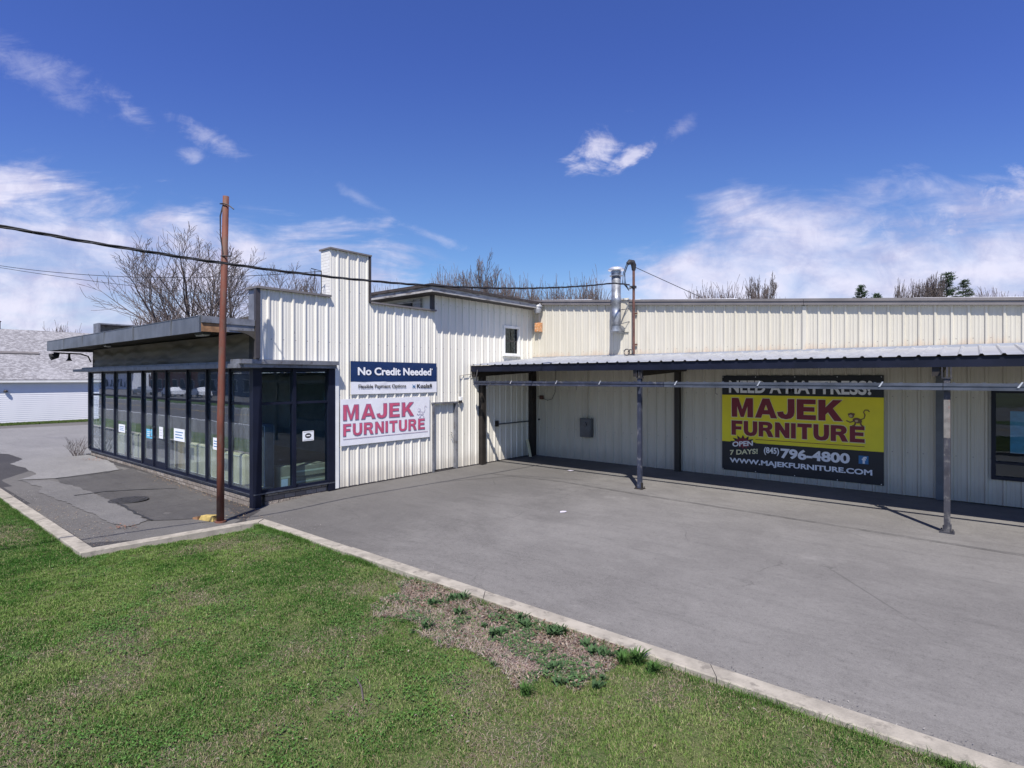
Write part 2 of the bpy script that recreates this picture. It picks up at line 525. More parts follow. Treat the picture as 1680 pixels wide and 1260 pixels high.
def m_soil():
    m, t = new_mat('lawn_soil')
    pos = t.node('ShaderNodeNewGeometry').outputs['Position']
    n1 = t.noise(pos, 1.1, 6, .6)
    n2 = t.noise(pos, 60, 4, .7)
    c = t.mix(t.step(n1, .35, .68), (.045, .085, .018), (.082, .105, .03))
    c = t.mix(t.m('MULTIPLY', t.step(n2, .42, .62), .55), c, (.17, .15, .085))
    c = t.mix(t.m('MULTIPLY', t.step(t.noise(pos, 25, 4, .7), .5, .62), .7), c, (.025, .03, .012))
    finish(t, c, .9, 0, n2, .6, .02, .2)
    return m


M['soil'] = m_soil()
M['turf'] = mat('far_turf', (.05, .088, .02), .9, var=.35, vscale=1.2, col2=(.09, .11, .035), amt=.45, bump=.6, bscale=30, spec=.15)
M['dirt'] = mat('bare_dirt', (.17, .125, .1), .95, var=.35, vscale=6, col2=(.27, .22, .18), amt=.45, bump=.8, bscale=50, spec=.2)
M['field'] = mat('distant_field', (.1, .11, .045), .95, var=.25, vscale=.05)


def m_glass(name, tint=(.72, .82, .86), boost=1.15, base=.0, pale_film=0.0):
    m, t = new_mat(name)
    fc = t.node('ShaderNodeLayerWeight', {'Blend': .5}).outputs['Facing']
    k = t.m('MULTIPLY', t.m('MULTIPLY_ADD', t.m('POWER', fc, 5.0), .96, .04), boost, clamp=True)
    k = t.m('ADD', k, base, clamp=True)
    wob = t.noise(t.node('ShaderNodeNewGeometry').outputs['Position'], 1.3, 2, .5)
    bp = t.node('ShaderNodeBump', {'Strength': .03, 'Distance': .05, 'Height': wob})
    tr = t.node('ShaderNodeBsdfTransparent', {'Color': tint})
    gl = t.node('ShaderNodeBsdfGlossy', {'Color': (.92, .95, 1.0), 'Roughness': .015, 'Normal': bp.outputs[0]})
    mx = t.node('ShaderNodeMixShader', {0: k, 1: tr.outputs[0], 2: gl.outputs[0]})
    if pale_film:     # thin streaky film mixed in to make the panes paler
        n = t.noise(t.mapping(t.node('ShaderNodeNewGeometry').outputs['Position'], (1.5, 1.5, .35)), 3.0, 6, .65)
        df = t.node('ShaderNodeBsdfDiffuse', {'Color': (.50, .56, .62, 1)})
        mx = t.node('ShaderNodeMixShader', {0: t.m('MULTIPLY', t.step(n, .2, .8), pale_film), 1: mx.outputs[0], 2: df.outputs[0]})
    t.node('ShaderNodeOutputMaterial', {'Surface': mx.outputs[0]})
    return m


M['glass'] = m_glass('window_glass')
M['glass_front'] = m_glass('shopfront_glass', (.86, .91, .91), 1.6, .02, .11)


def m_masonry():
    m, t = new_mat('split_face_masonry')
    pos = t.node('ShaderNodeNewGeometry').outputs['Position']
    sx = t.node('ShaderNodeSeparateXYZ', {0: pos})
    u = t.m('ADD', sx.outputs[0], sx.outputs[1])
    v = t.node('ShaderNodeCombineXYZ', {0: u, 1: sx.outputs[2], 2: 0.0}).outputs[0]
    br = t.node('ShaderNodeTexBrick', {'Vector': v, 'Color1': (.22, .185, .155), 'Color2': (.36, .32, .28), 'Mortar': (.09, .08, .07), 'Scale': 1.0,
                                       'Mortar Size': .008, 'Brick Width': .28, 'Row Height': .11})
    n = t.noise(pos, 18, 6, .7)
    c = t.mix(t.m('MULTIPLY', t.step(n, .4, .7), .6), br.outputs[0], (.2, .17, .14))
    h = t.m('SUBTRACT', n, t.m('MULTIPLY', br.outputs['Fac'], .8))
    finish(t, c, .9, 0, h, 1.0, .04, .2)
    return m


M['masonry'] = m_masonry()


def m_white_brick():
    m, t = new_mat('white_painted_brick')
    pos = t.node('ShaderNodeNewGeometry').outputs['Position']
    sx = t.node('ShaderNodeSeparateXYZ', {0: pos})
    v = t.node('ShaderNodeCombineXYZ', {0: t.m('ADD', sx.outputs[0], sx.outputs[1]), 1: sx.outputs[2], 2: 0.0}).outputs[0]
    br = t.node('ShaderNodeTexBrick', {'Vector': v, 'Color1': (.7, .69, .66), 'Color2': (.62, .61, .58), 'Mortar': (.55, .54, .52), 'Scale': 1.0,
                                       'Mortar Size': .006, 'Brick Width': .21, 'Row Height': .075})
    h = t.m('SUBTRACT', 1.0, br.outputs['Fac'])
    finish(t, br.outputs[0], .7, 0, h, .6, .01)
    return m


M['white_brick'] = m_white_brick()


def m_clapboard():
    m, t = new_mat('white_clapboard')
    pos = t.node('ShaderNodeNewGeometry').outputs['Position']
    n = t.noise(t.mapping(pos, (1, 1, .3)), 1.5, 5, .6)
    c = t.mix(n, (.66, .66, .7), (.76, .76, .79))
    finish(t, c, .5, 0)
    return m


M['clap'] = m_clapboard()
m_, t_ = new_mat('pale_worn_shingles')
pos_ = t_.node('ShaderNodeNewGeometry').outputs['Position']
b1_ = t_.noise(t_.mapping(pos_, (1, 1, 2.4)), 4.2, 6, .75)
b2_ = t_.noise(pos_, .6, 4, .6)
c_ = t_.mix(t_.step(b1_, .42, .62), (.17, .165, .175), (.33, .325, .34))
c_ = t_.mix(t_.m('MULTIPLY', t_.step(b2_, .45, .7), .4), c_, (.36, .355, .375))
finish(t_, c_, .9, 0, b1_, .5, .03, .2)
M['pale_shingle'] = m_

# ------------------------------------------------------------------ the ground


def sheet(name, x0, x1, y0, y1, dx, dy, mt, zoff=0.0, skip=None, zf=None):
    nx, ny = max(1, round((x1 - x0) / dx)), max(1, round((y1 - y0) / dy))
    mb = MB()
    for j in range(ny + 1):
        for i in range(nx + 1):
            x, y = x0 + (x1 - x0) * i / nx, y0 + (y1 - y0) * j / ny
            mb.v.append((x, y, (zf(x, y) if zf else ground_z(x, y)) + zoff))
    for j in range(ny):
        for i in range(nx):
            k = j * (nx + 1) + i
            mb.f.append((k, k + 1, k + nx + 2, k + nx + 1))
    return structure(obj(name, mb, mt))


sheet('ground', -1500, 1500, -1500, 1500, 250, 250, M['field'], -.16)
sheet('asphalt_lot', -60, 34, -19.6, .3, .47, .35, M['asphalt'])


def ragged(name, pts, mt, z, amp=.12, step=.12, seed=1):
    """flat patch of other paving with an uneven edge, laid on the asphalt"""
    out = []
    rr = random.Random(seed)
    n = len(pts)
    for i in range(n):
        a, b = Vector(pts[i]), Vector(pts[(i + 1) % n])
        L = (b - a).length
        k = max(1, int(L / step))
        nrm = Vector((-(b - a).y, (b - a).x)).normalized()
        for j in range(k):
            p = a.lerp(b, j / k)
            e = (float(fbm(np.array([p.x * 2.1 + seed * 7]), np.array([p.y * 2.1]), seed)[0]) - .5) * 2 * amp + rr.uniform(-.25, .25) * amp
            p = p + nrm * e
            out.append((p.x, p.y, ground_z(p.x, p.y) + z))
    cx = sum(p[0] for p in out) / len(out)
    cy = sum(p[1] for p in out) / len(out)
    # triangulate through a grid-free fan by Blender's own ngon filling
    mb = MB()
    mb.poly(out)
    return structure(obj(name, mb, mt))


# old dark driveway along the kerb, a pale worn strip and a sun-glance apron over it
ragged('dark_driveway', [(-16, -13.93), (1.55, -13.8), (1.8, -11.4), (.95, -11.0), (.3, -10.36), (-12.6, -10.36), (-13.2, -11.2), (-16, -12.2)], M['asphalt_dark'], .004, .05, .2, 3)
ragged('patched_pavement', [(-8.3, -12.4), (-7.5, -11.3), (-7.9, -10.5), (-3, -10.4), (.15, -10.5), (.6, -11.2), (.1, -12.2), (-.2, -12.55), (-2.2, -12.35), (-4.2, -12.35), (-6.5, -12.5)], M['asphalt_mid'], .008, .09, .12, 5)
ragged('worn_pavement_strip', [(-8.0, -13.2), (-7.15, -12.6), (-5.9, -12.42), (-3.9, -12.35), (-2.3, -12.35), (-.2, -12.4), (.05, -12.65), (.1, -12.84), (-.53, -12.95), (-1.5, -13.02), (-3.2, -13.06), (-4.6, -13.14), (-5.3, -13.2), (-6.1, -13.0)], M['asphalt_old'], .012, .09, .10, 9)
ragged('sun_glance_apron', [(-29.5, -11.2), (-28.8, -6.4), (-13.0, -6.6), (-12.9, -10.5), (-10.0, -10.45), (-7.9, -10.8), (-7.4, -12.4), (-7.95, -13.15), (-8.7, -12.62), (-10.2, -12.6), (-12.0, -12.72), (-13.0, -12.27), (-15.1, -12.28), (-15.6, -12.47)], M['apron'], .016, .07, .15, 11)  # pale tone paints in the sun glancing off the far asphalt


def strip(name, pts, wd, mt, z, seed=0, amp=.02):
    """narrow band following a line on the ground"""
    mb = MB()
    rr = random.Random(seed)
    P = []
    for a, b in zip(pts, pts[1:]):
        a, b = Vector(a), Vector(b)
        k = max(1, int((b - a).length / .15))
        P += [a.lerp(b, i / k) + Vector((rr.uniform(-amp, amp), rr.uniform(-amp, amp))) for i in range(k)]
    P.append(Vector(pts[-1]))
    for i, p in enumerate(P):
        d = (P[min(i + 1, len(P) - 1)] - P[max(i - 1, 0)]).normalized()
        n = Vector((-d.y, d.x)) * wd * rr.uniform(.3, .7)
        for q in (p - n, p + n):
            mb.v.append((q.x, q.y, ground_z(q.x, q.y) + z))
    for i in range(len(P) - 1):
        mb.f.append((2 * i, 2 * i + 2, 2 * i + 3, 2 * i + 1))
    return structure(obj(name, mb, mt))


strip('pavement_crack', [(-7.4, -12.5), (-7.5, -11.4), (-7.9, -10.7)], .05, M['tar'], .022, 2)
strip('pavement_crack', [(-4.15, -12.75), (-4.2, -12.1), (-4.0, -11.5), (-3.6, -10.7)], .05, M['tar'], .022, 3)
strip('pavement_crack', [(-2.4, -12.3), (-1.0, -12.4), (-.1, -12.38)], .05, M['tar'], .022, 4)
strip('pavement_crack', [(1.5, -4.0), (3.9, -3.75), (6.4, -3.95), (9.2, -4.1), (13.5, -4.35), (20, -4.5)], .022, M['tar'], .02, 6, .012)
strip('pavement_crack', [(1.3, -6.0), (2.4, -3.7), (4.2, -3.2)], .018, M['tar'], .02, 7, .02)

# lawn
DIRT = [(6.35, -11.7), (6.5, -11.3), (7.3, -11.3), (10.03, -11.3), (10.2, -11.5), (9.95, -12.0), (9.67, -12.4), (9.7, -12.75), (9.24, -12.6), (8.59, -12.45), (7.84, -12.29), (7.0, -12.02)]


def in_poly(px, py, poly):
    ins = np.zeros(px.shape, bool)
    n = len(poly)
    for i in range(n):
        x0, y0 = poly[i]
        x1, y1 = poly[(i + 1) % n]
        c = ((y0 > py) != (y1 > py)) & (px < (x1 - x0) * (py - y0) / (y1 - y0 + 1e-9) + x0)
        ins ^= c
    return ins


def lawn_z(x, y):
    return .035 + .03 * (float(vnoise(np.array([x * .9]), np.array([y * .9]), 5)[0]) - .5) + .012 * (float(vnoise(np.array([x * 4]), np.array([y * 4]), 8)[0]) - .5)


def cedge(y):
    """x of the lawn edge beside the short kerb"""
    return 1.78 + (y + 13.9) * .115 + .12


lawn = MB()


def lawn_grid(x0, x1, y0, y1, st, left=None):
    nx, ny = int((x1 - x0) / st), int((y1 - y0) / st)
    k0 = len(lawn.v)
    for j in range(ny + 1):
        for i in range(nx + 1):
            x, y = x0 + (x1 - x0) * i / nx, y0 + (y1 - y0) * j / ny
            if left:
                e = left(y)
                x = e + (x1 - e) * i / nx
            lawn.v.append((x, y, lawn_z(x, y)))
    for j in range(ny):
        for i in range(nx):
            k = k0 + j * (nx + 1) + i
            lawn.f.append((k, k + 1, k + nx + 2, k + nx + 1))


lawn_grid(-8, 34, -19.4, -13.95, .3)
lawn_grid(1.9, 34, -13.95, -11.2, .15, cedge)
structure(obj('lawn_ground', lawn, M['soil'], smooth=True))
sheet('road_shoulder', -260, -8, -19.6, -16.3, 10, 1.1, M['asphalt'], .03, zf=lambda x, y: 0)
sheet('side_lawn', -160, -8, -16.3, -13.95, 2, .9, M['turf'], .035, zf=lambda x, y: 0)
sheet('far_verge', -260, 160, -33, -29.6, 10, 1.7, M['turf'], -.01, zf=lambda x, y: 0)
ragged('dirt_patch', [(8.4 + (x - 8.4) * .78, -11.72 + (y + 11.72) * .62) for x, y in DIRT], M['dirt'], .06, .3, .07, 4)


def curb_run(pts, wd, z):
    mb = MB()
    P = [Vector(p) for p in pts]
    L, Rr = [], []
    for i, p in enumerate(P):
        d0 = (P[i] - P[i - 1]).normalized() if i else (P[1] - P[0]).normalized()
        d1 = (P[i + 1] - P[i]).normalized() if i < len(P) - 1 else d0
        n0, n1 = Vector((-d0.y, d0.x)), Vector((-d1.y, d1.x))
        n = (n0 + n1).normalized()
        k = 1 / max(.3, n.dot(n0))
        L.append(p)
        Rr.append(p - n * wd * k)
    for i in range(len(P) - 1):
        seg = (P[i + 1] - P[i]).length
        k = max(1, round(seg / 3.05))
        for s_ in range(k):
            g = .004 / seg
            f0, f1 = s_ / k + g, (s_ + 1) / k - g
            a, b, c, d = Rr[i].lerp(Rr[i + 1], f0), Rr[i].lerp(Rr[i + 1], f1), L[i].lerp(L[i + 1], f1), L[i].lerp(L[i + 1], f0)
            q = [a, b, c, d]
            ch = .012
            cen = (a + b + c + d) / 4
            zz = [z + R.uniform(-.006, .006)] * 4
            lo = [(p.x, p.y, -.12) for p in q]
            mid = [(p.x, p.y, zz[0] - ch) for p in q]
            hi = [tuple((p + (o - p).normalized() * ch).to_tuple()) + (zz[0],) for p, o in zip(q, (d, c, b, a))]
            mb.hexa(lo, mid)
            mb.f.pop(-5)
            n = len(mb.v)
            mb.v += hi
            for e in range(4):
                mb.f.append((n - 4 + e, n - 4 + (e + 1) % 4, n + (e + 1) % 4, n + e))
            mb.f.append((n, n + 1, n + 2, n + 3))
    o = obj('curb', mb, M['curb'])
    return structure(o)


curb_run([(-60, -13.95), (1.58, -13.76), (1.87, -11.07), (34, -11.06)], .21, .1)

# road and the other side of it (seen in the shop glass)
sheet('road', -260, 160, -29.5, -19.6, 10, 3.3, M['asphalt'], -.02, zf=lambda x, y: 0)
mb = MB()
for y in (-20.3, -28.8):
    mb.quad((-260, y - .07, -.012), (160, y - .07, -.012), (160, y + .07, -.012), (-260, y + .07, -.012))
structure(obj('road_edge_line', mb, M['ink_white']))
mb = MB()
for y in (-24.4, -24.65):
    mb.quad((-260, y - .05, -.012), (160, y - .05, -.012), (160, y + .05, -.012), (-260, y + .05, -.012))
structure(obj('road_centre_line', mb, M['yellow']))
sheet('parking_lot', -260, 60, -56, -33, 10, 5, M['asphalt'], -.02, zf=lambda x, y: 0)
#--BUILDING--
# ------------------------------------------------------------------ the store
PITCH = .3048
PROF = [(-.040, 0), (-.017, .034), (.017, .034), (.040, 0), (.095, 0), (.106, .006), (.124, .006), (.135, 0),
        (.170, 0), (.181, .006), (.199, .006), (.210, 0)]


def siding(mb, to3, u0, u1, first, spans, cuts=()):
    """ribbed metal sheeting: one strip of faces per facet, interrupted by openings"""
    pts = []
    k0 = math.floor((u0 - first) / PITCH) - 1
    k1 = math.ceil((u1 - first) / PITCH) + 1
    for k in range(k0, k1 + 1):
        for du, h in PROF:
            pts.append((first + k * PITCH + du, h))
    pts.sort()
    us = [p[0] for p in pts]
    hs = [p[1] for p in pts]
    brk = [u0, u1, *cuts]
    allu = sorted(set([u for u in us if u0 < u < u1] + brk))
    for a, b in zip(allu, allu[1:]):
        if b - a < 1e-5:
            continue
        ha, hb = float(np.interp(a, us, hs)), float(np.interp(b, us, hs))
        for zb, zt in spans((a + b) / 2):
            fb = zb if callable(zb) else (lambda u, z=zb: z)
            ft = zt if callable(zt) else (lambda u, z=zt: z)
            mb.quad(to3(a, ha, fb(a)), to3(b, hb, fb(b)), to3(b, hb, ft(b)), to3(a, ha, ft(a)))
    return mb


def A3(u, off, z):
    return (off, u, z)


def B3(u, off, z):
    return (u, -off, z)


store = thing('store_building', 'long low store clad in white and cream ribbed metal with a dark glazed shopfront', 'building', (0, -5, 0))


def spansA(u):
    bot = 3.2 if u < -8.31 else .03
    top = 4.91 if u < -8.44 else 6.14 if u < -7.23 else 4.88 if u < -4.88 else 5.40
    if -4.91 < u < -3.98:
        return [(2.06, top)]
    if -1.61 < u < -.83:
        return [(bot, 3.70), (4.60, top)]
    return [(bot, top)]


obj('side_wall', siding(MB(), A3, -10.25, -.0, -10.045, spansA, (-8.44, -8.31, -7.23, -4.91, -4.88, -3.98, -1.61, -.83)), M['siding'], store)


def topB(u):
    return 5.56 - .0835 * (u - .2)


def spansB(u):
    if 12.98 < u < 16.5:
        return [(.03, .66), (2.53, topB)]
    return [(.03, topB)]


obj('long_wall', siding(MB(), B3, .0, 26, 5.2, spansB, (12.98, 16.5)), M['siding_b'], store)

# parapet bodies behind the sheeting, brick chimney in the tower
boxes('parapet_back', [(-.42, -.004, -10.30, -8.445, 4.16, 4.895), (-.2, -.004, -7.225, -4.95, 4.2, 4.865)], M['ledge'], store)
obj('chimney', MB().box(-.4, -.004, -8.437, -7.235, 4.2, 6.12), M['white_brick'], store)
boxes('coping', [(-.45, .075, -8.47, -7.20, 6.125, 6.165), (-.46, .10, -10.36, -8.445, 4.895, 4.945), (-.24, .10, -7.21, -4.86, 4.866, 4.91)], M['trim_brown'], store)
boxes('corner_trim', [(-.015, .06, -7.262, -7.212, 4.9, 6.125), (-.03, .055, -10.36, -10.255, 3.30, 4.893)], M['trim_dark'], store)
obj('base_trim', MB().box(-.01, .022, -8.312, .0, .0, .034), M['trim_dark'], store)
obj('edge_flashing', MB().box(-.01, .045, -8.31, -8.20, .03, 3.17), M['white_trim'], store)
obj('corner_flashing', MB().box(-.002, .05, -.09, -.04, 3.5, 5.38), M['siding'], store)
for y, z0, z1 in [(-9.43, 4.02, 4.2), (-9.40, 3.92, 4.02), (-8.52, 4.05, 4.09)]:
    obj('dent', MB().hexa([(.0, y - .015, z0), (.009, y - .015, z0), (.009, y + .015, z0), (.0, y + .015, z0)], [(.0, y - .03, z1), (.009, y - .03, z1), (.009, y - .01, z1), (.0, y - .01, z1)]), M['trim_brown'], store)

# small flush door in the side wall
d = obj('door', siding(MB(), lambda u, h, z: (h * .8 - .075, u, z), -4.90, -3.99, -4.86, lambda u: [(.05, 2.045)]), M['siding'], store)
mb = MB()
mb.box(-.09, .052, -4.965, -4.905, .0, 2.06)
mb.box(-.09, .052, -3.985, -3.925, .0, 2.06)
mb.box(-.09, .058, -5.0, -3.89, 2.062, 2.115)
obj('door_frame', mb, M['ledge'], d)
obj('handle', MB().tube([(-.05, -4.12, 1.0), (.0, -4.12, 1.0), (.0, -4.12, 1.14), (-.05, -4.12, 1.14)], .011), M['trim_dark'], d)

# upper sash window
wf = MB()
for y0, y1, z0, z1 in [(-1.66, -1.60, 3.66, 4.68), (-.84, -.78, 3.66, 4.68), (-1.60, -.84, 4.60, 4.68), (-1.60, -.84, 3.66, 3.72)]:
    wf.box(-.09, .055, y0, y1, z0, z1)
wf.box(-.09, .10, -1.70, -.74, 3.615, 3.655)
wn = obj('window', wf, M['white_trim'], store)
mb = MB()
mb.box(-.07, -.025, -1.595, -.845, 4.13, 4.18)
mb.box(-.07, -.03, -1.595, -1.555, 3.725, 4.595)
mb.box(-.07, -.03, -.885, -.845, 3.725, 4.595)
for k in range(6):
    mb.box(-.085, -.075, -1.55, -.89, 4.25 + k * .055, 4.262 + k * .055)
obj('sash', mb, M['trim_dark'], wn)
obj('pane', MB().box(-.062, -.056, -1.555, -.885, 3.725, 4.595), M['glass'], wn)
obj('room_back', MB().box(-.5, -.45, -2.4, -.1, 3.4, 5.3), M['dark_room'], store)

# upper block with the overhanging roof
mb = MB()
mb.box(-9, -.6, -4.87, 4, 4.3, 5.36)
mb.box(-.6, -.004, -4.87, -4.80, 4.3, 5.36)
obj('upper_wall', mb, M['siding'], store)
obj('clerestory', MB().box(-2.6, -1.0, -4.93, -4.872, 4.95, 5.2), M['dark_room'], store)
boxes('clerestory_trim', [(-.9, -.55, -4.95, -4.872, 4.9, 5.3), (-2.75, -.902, -4.96, -4.872, 5.2, 5.26)], M['fascia_wood'], store)
obj('corner_post', MB().box(-.06, .03, -5.0, -4.885, 4.93, 5.36), M['trim_dark'], store)
ur = obj('upper_roof', MB().box(-9.3, .525, -5.445, 4.3, 5.52, 5.60), M['shingle'], store)
mb = MB()
mb.box(.435, .475, -5.39, -.16, 5.365, 5.519)
mb.box(-9.25, .434, -5.39, -5.35, 5.365, 5.519)
obj('fascia', mb, M['fascia_wood'], ur)
obj('soffit', MB().box(-9.2, .434, -5.349, -.16, 5.362, 5.40), M['soffit'], ur)
mb = MB()
mb.box(-12.6, -.43, -10.2, -4.9, 4.1, 4.15)
obj('flat_roof', mb, M['roof_felt'], store)

# roof of the long wing: falls to the right, sloping rake trim along the wall top
mb = MB()
zt = lambda x: 5.70 - .0835 * (x - .2)
for x0, x1 in [(.0, 3.42), (4.02, 9.125), (9.135, 18), (18.01, 26)]:
    rk = MB()
    rk.hexa([(x0, -.13, zt(x0) - .165), (x1, -.13, zt(x1) - .165), (x1, .1, zt(x1) - .165), (x0, .1, zt(x0) - .165)],
            [(x0, -.13, zt(x0) - .075), (x1, -.13, zt(x1) - .075), (x1, .1, zt(x1) - .075), (x0, .1, zt(x0) - .075)])
    rk.hexa([(x0, -.155, zt(x0) - .07), (x1, -.155, zt(x1) - .07), (x1, .1, zt(x1) - .07), (x0, .1, zt(x0) - .07)],
            [(x0, -.155, zt(x0) - .0), (x1, -.155, zt(x1) - .0), (x1, .1, zt(x1) - .0), (x0, .1, zt(x0) - .0)])
    obj('rake_trim', rk, M['trim_brown'], store)
mb = MB()
mb.box(9.085, 9.175, -.052, .0, 3.6, 4.76)
obj('panel_joint', mb, M['siding_b'], store)
mb = MB()
zr = lambda x: zt(x) + .004
mb.hexa([(-.2, .11, zr(-.2) - .1), (26, .11, zr(26) - .1), (26, 22, zr(26) + .3), (-.2, 22, zr(-.2) + .3)],
        [(-.2, .11, zr(-.2)), (26, .11, zr(26)), (26, 22, zr(26) + .4), (-.2, 22, zr(-.2) + .4)])
obj('wing_roof', mb, M['roof_white'], store)
for x0, x1 in [(.5, 2.6), (3.5, 4.4), (5.2, 7.4), (11.5, 15.8)]:
    mb = MB()
    mb.hexa([(x0, -.10, zt(x0) + .002), (x1, -.10, zt(x1) + .002), (x1, .1, zt(x1) + .002), (x0, .1, zt(x0) + .002)],
            [(x0, -.06, zt(x0) + .014), (x1, -.06, zt(x1) + .02), (x1, .1, zt(x1) + .02), (x0, .1, zt(x0) + .014)])
    obj('roof_edge_strip', mb, M['roof_white'], store)

# big window under the canopy
mb = MB()
for x0, x1, z0, z1 in [(12.90, 12.98, .60, 2.60), (16.5, 16.58, .60, 2.60), (12.98, 16.5, .60, .67), (12.98, 16.5, 2.52, 2.60), (12.98, 16.5, .95, 1.0)]:
    mb.box(x0, x1, -.07, .08, z0, z1)
wn = obj('window', mb, M['navy'], store)
obj('pane', MB().box(12.98, 16.5, .02, .028, 1.0, 2.52), M['glass'], wn)
obj('pane', MB().box(12.98, 16.5, .02, .028, .67, .95), M['glass'], wn)
mb = MB()
mb.box(12.5, 17, 2.6, 2.65, 0, 3)
mb.box(12.5, 12.55, .12, 2.6, 0, 3)
mb.box(17, 17.05, .12, 2.6, 0, 3)
mb.box(12.5, 17, .12, 2.6, 3, 3.05)
mb.box(12.5, 17, .12, 2.6, 0.0, .05)
obj('room', mb, M['dark_room'], store)
pst = MB()
pst.box(13.22, 13.95, .04, .046, 1.2, 2.12)
tag(obj('poster', pst, M['blue_paper']), 'blue and teal poster inside the dark window at the right end of the long wall', 'poster')

# ---- glazed shopfront
FY = -10.36
SX = [-12.72, -11.27, -9.89, -8.56, -7.22, -6.26, -5.28, -3.78, -2.54, -1.23, -.03]
boxes('masonry_base', [(-12.66, -.14, FY - .0, FY + .25, -.2, .165), (-.25, -.02, FY + .26, -8.34, -.2, .165)], M['masonry'], store)
boxes('sill', [(-12.74, .03, FY - .035, FY + .22, .168, .225), (-.2, .035, FY + .222, -8.32, .168, .225)], M['navy'], store)
boxes('sill_edge', [(-12.74, .045, FY - .052, FY - .037, .18, .205), (.037, .06, FY - .05, -8.32, .185, .215)], M['galv_rail'], store)
ZT = 3.07
for i, (a, b) in enumerate(zip(SX, SX[1:])):
    door = i in (4, 5)
    fm = MB()
    wv = .032 if not door else .042
    fm.box(a - wv, a + wv, FY - .035, FY + .06, .226, ZT)
    if i == len(SX) - 2:
        pass
    fm.box(a + wv, b - .033, FY - .0, FY + .05, 2.22, 2.28)
    fm.box(a + wv, b - .033, FY - .0, FY + .05, ZT - .06, ZT)
    fm.box(a + wv, b - .033, FY - .0, FY + .05, .226, .226 + (.16 if door else .05))
    if door:
        fm.box(a + wv, a + wv + .05, FY + .002, FY + .045, .386, 2.22)
        fm.box(b - .033 - .06, b - .046, FY + .002, FY + .045, .386, 2.22)
    if i == 0:
        fm.box(a - .14, a - wv - .002, FY - .05, FY + .1, .226, ZT)
    bay = obj('shop_door' if door else 'shop_window', fm, M['navy'], store)
    obj('pane', MB().box(a + wv, b - .033, FY + .022, FY + .028, .28, 2.22), M['glass_front'], bay)
    obj('pane', MB().box(a + wv, b - .033, FY + .022, FY + .028, 2.28, ZT - .06), M['glass_front'], bay)
    if door:
        hx = b - .1 if i == 4 else a + .12
        obj('handle', MB().tube([(hx, FY - .02, 1.1), (hx, FY - .07, 1.1), (hx, FY - .07, 1.4), (hx, FY - .02, 1.4)], .014), M['galv_rail'], bay)
obj('corner_column', MB().box(-.125, .05, FY - .06, FY + .13, -.14, ZT), M['navy'], store)
SYS = [-10.23, -9.41, -8.46]
for i, (a, b) in enumerate(zip(SYS, SYS[1:])):
    fm = MB()
    fm.box(-.10, .045 if i else .0, a - (.04 if i else 0), a + .04, .226, ZT)
    fm.box(-.07, .005, a + .04, b - .04, 2.23, 2.285)
    fm.box(-.07, .005, a + .04, b - .04, ZT - .05, ZT)
    fm.box(-.07, .005, a + .04, b - .04, .226, .27)
    bay = obj('shop_window', fm, M['navy'], store)
    obj('pane', MB().box(-.036, -.028, a + .04, b - .04, .27, 2.23), M['glass'], bay)
    obj('pane', MB().box(-.036, -.028, a + .04, b - .04, 2.285, ZT - .05), M['glass'], bay)
obj('end_column', MB().box(-.12, .055, -8.50, -8.315, .0, ZT), M['navy'], store)
# projecting ledge above the glass
lg = MB()
lg.box(-13.0, .16, -10.83, FY + .1, 3.075, 3.17)
lg.box(-.25, .26, -10.79, -8.34, 3.172, 3.27)
lg.box(-12.85, -.26, -10.6, FY + .1, 3.172, 3.235)
lg.box(.161, .20, -10.70, -8.36, 3.09, 3.171)
obj('ledge', lg, M['ledge'], store)
# dark swagged sheeting between ledge and roof
dr = MB()
nx, nz = 150, 14
for j in range(nz + 1):
    for i in range(nx + 1):
        x = -12.75 + 12.35 * i / nx
        zz = 3.236 + .66 * j / nz
        ph = (x * .76) % 1.0
        sag = 4 * (ph - .5) ** 2
        dd = .016 * math.sin((j / nz - .12 * (1 - sag)) * 15) + .02 * math.sin(x * 4.1) * math.sin(j * .5)
        dr.v.append((x, FY + .12 - dd - .02, zz))
for j in range(nz):
    for i in range(nx):
        k = j * (nx + 1) + i
        dr.f.append((k, k + 1, k + nx + 2, k + nx + 1))
obj('draped_sheet', dr, M['drape'], store, smooth=True)
boxes('upper_front', [(-12.8, -.45, FY + .2, FY + .3, 3.16, 3.92), (-.42, -.005, FY + .07, FY + .13, 3.272, 4.16), (-12.87, -12.765, FY + .1, -8, 3.24, 3.92)], M['soffit'], store)
# curved bracket at the corner
mb = MB()
pr = [(FY + .06, 3.94)]
arc = []
for k in range(9):
    t_ = k / 8 * math.pi / 2
    arc.append((FY + .05 - .62 * (1 - math.sin(t_)), 3.90 - .34 * (1 - math.cos(t_)) * 1.0))
arc = [(FY + .05 - .62 + .62 * math.sin(t), 3.90 - .30 * (1 - math.cos(t))) for t in [k / 8 * math.pi / 2 for k in range(9)]]
side = [(FY + .05 - .62, 3.915), (FY + .05, 3.915)]
loop = [(y, z) for y, z in arc] + [(FY + .05, 3.915)]
mb.poly([(.02, y, z) for y, z in loop])
mb.poly([(-.04, y, z) for y, z in reversed(loop)])
for (a, b) in zip(loop, loop[1:] + loop[:1]):
    mb.quad((.02, a[0], a[1]), (.02, b[0], b[1]), (-.04, b[0], b[1]), (-.04, a[0], a[1]))
obj('corner_bracket', mb, M['soffit'], store)
